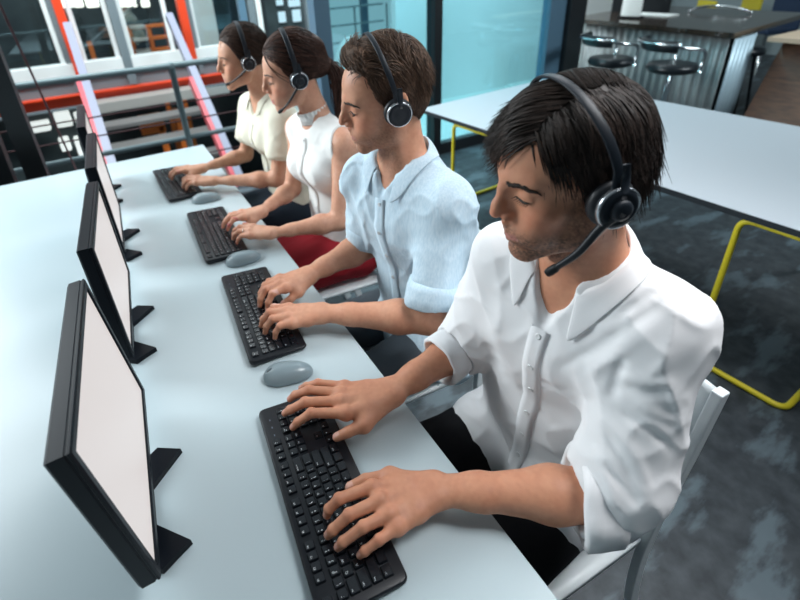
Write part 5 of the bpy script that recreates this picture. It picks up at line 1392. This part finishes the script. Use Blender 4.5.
for i, (pxa, pxb, py) in enumerate(((611, 634, 11.5), (640, 669, 13))):
    a = zb(pxa, py); b_ = zb(pxb, py); d = nrm((b_-a)[:2]); n = A([-d[1], d[0]]); mb = MB(); q = [a[:2], b_[:2], b_[:2]+n*.03, a[:2]+n*.03]
    mb.prism([tuple(v) for v in q], .9505, 1.30); o = tag(mb.build('display_panel', M['blackm']), ('black display panel at the back of the bar, behind the card holder', 'wide black display panel at the back of the bar, right of the card holder')[i], 'screen')
# room wall behind the bar
mb = MB(); mb.box((8.85, -1, 0), (8.95, 6.5, 3.4)); struct(mb.build('wall_right', M['mid_wall']), 'dark wall behind the bar', 'wall')
mb = MB(); mb.box((4.75, 4.3, 0), (8.2, 4.4, 3.2)); struct(mb.build('wall_pale', M['pale_wall']), 'pale wall behind the left end of the bar', 'wall')
for i, (x0, y0, x1, y1) in enumerate(((612, -3, 634, 4), (640, -3, 668, 6), (676, -3, 700, 3))):
    a = onx(x0, y0, 7.0); b_ = onx(x1, y1, 7.0)
# wooden high table at the right
c0 = onz(768, 37, .88); c1 = onz(812, 27, .88)
wt = empty('wooden_table', (c0[0]+.4, c0[1]-.3, 0), label='brown wooden table with a slanted panel leg at the right edge', cat='table'); inv = Matrix.Translation((-c0[0]-.4, -c0[1]+.3, 0))
u = nrm((c1-c0)[:2]); w = A([u[1], -u[0]])
mb = MB(); q = [c0[:2], c0[:2]+u*1.2, c0[:2]+u*1.2+w*.7, c0[:2]+w*.7]; mb.prism([tuple(z) for z in q][::-1], .845, .88); t = mb.build('tabletop', M['wood_light'], wt); t.matrix_parent_inverse = inv
t0 = c0[:2]+u*.16; mb = MB(); v = []
for z, off in ((0, -.36), (.845, .06)):
    for a_, b_ in ((0, .04), (.42, .04), (.42, .60), (0, .60)): p_ = t0+u*(off+a_)+w*b_; v.append((*p_, z))
mb.add(v, [(3, 2, 1, 0), (4, 5, 6, 7)]+[(i, (i+1) % 4, 4+(i+1) % 4, 4+i) for i in range(4)], 0, False); t = mb.build('panel_leg', M['wood_dark'], wt); t.matrix_parent_inverse = inv
c = onz(772, 60, .62); o = empty('stool', (c[0]+.25, c[1]+.35, 0), 0, 'black stool half hidden between the bar and the wooden table', 'stool')
mb = MB(); mb.lathe([(.001, .60), (.15, .60), (.17, .63), (.15, .67), (.001, .68)], 24); mb.build('seat', M['leather'], o)
for k in range(4):
    a = PI/4+k*PI/2; mb = MB(); mb.tube([(.09*math.cos(a), .09*math.sin(a), .60), (.17*math.cos(a), .17*math.sin(a), 0)], .014, 8); mb.build('leg', M['steel_dark'], o)

# ============================================================ light, camera
w = bpy.data.worlds.new('world'); SC.world = w; w.use_nodes = True; N = w.node_tree.nodes; L = w.node_tree.links
bg = N['Background']; tc = N.new('ShaderNodeTexCoord'); sx = N.new('ShaderNodeSeparateXYZ'); L.new(tc.outputs['Generated'], sx.inputs[0])
mr = N.new('ShaderNodeMapRange'); mr.inputs['From Min'].default_value = -.9; mr.inputs['From Max'].default_value = .9; L.new(sx.outputs['Y'], mr.inputs['Value'])
cr = N.new('ShaderNodeValToRGB'); cr.color_ramp.elements[0].color = (.12, .16, .19, 1); cr.color_ramp.elements[1].color = (1.15, 1.38, 1.45, 1); cr.color_ramp.elements[0].position = .1
e = cr.color_ramp.elements.new(.5); e.color = (.32, .41, .46, 1)
L.new(mr.outputs[0], cr.inputs['Fac']); L.new(cr.outputs['Color'], bg.inputs['Color']); bg.inputs['Strength'].default_value = .40
def area(name, loc, target, size, power, col, sy=None, spread=180):
    l = bpy.data.lights.new(name, 'AREA'); l.energy = power; l.color = col; l.size = size; l.spread = rad(spread)
    if sy: l.shape = 'RECTANGLE'; l.size_y = sy
    o = bpy.data.objects.new(name, l); COL.objects.link(o); o.location = loc
    o.rotation_euler = (Vector(target)-Vector(loc)).to_track_quat('-Z', 'Y').to_euler(); return o
area('window_daylight', (-2.0, 2.2, 2.4), (.5, .75, 1.0), 2.0, 47, (.88, .96, 1.), 1.6, 88)
area('overhead_key_light', (1.0, -1.0, 2.75), (.45, -.6, .8), 1.0, 12, (.97, .98, 1.), .8, 80)  # added overhead key without a fitting, aimed at the nearest man
area('aisle_fill_light', (1.7, 1.1, 2.9), (.5, .9, .8), 1.0, 11, (.97, .98, 1.), .8, 110)  # added fill above the aisle, no lamp seen there
area('bar_fill_light', (4.3, -1.0, 2.9), (4.5, 1.4, .5), 1.2, 70, (.85, .95, 1.), .8)  # added to brighten the bar end, no lamp seen there
area('outside_daylight', (3.0, 2.75, 3.4), (3.2, 4.6, .2), 2.8, 120, (.86, .97, 1.), .6)
area('yard_daylight', (-1.0, 3.0, 3.6), (-.8, 5.4, .2), 4.0, 200, (.90, .98, 1.), .8)
cam = bpy.data.cameras.new('camera'); co = bpy.data.objects.new('camera', cam); COL.objects.link(co)
co.matrix_world = Matrix(((CR[0], CU[0], -CF[0], CPOS[0]), (CR[1], CU[1], -CF[1], CPOS[1]), (CR[2], CU[2], -CF[2], CPOS[2]), (0, 0, 0, 1)))
cam.sensor_fit = 'HORIZONTAL'; cam.sensor_width = 36; cam.lens = FPX*36/800; cam.shift_x = (400-PPX)/800; cam.shift_y = -(300-PPY)/800; cam.clip_start = .02; cam.dof.use_dof = True; cam.dof.focus_distance = .92; cam.dof.aperture_fstop = 3.2
SC.camera = co
SC.view_settings.view_transform = 'Standard'; SC.view_settings.look = 'None'; SC.view_settings.gamma = 1; SC.view_settings.use_curve_mapping = False; SC.view_settings.exposure = .0
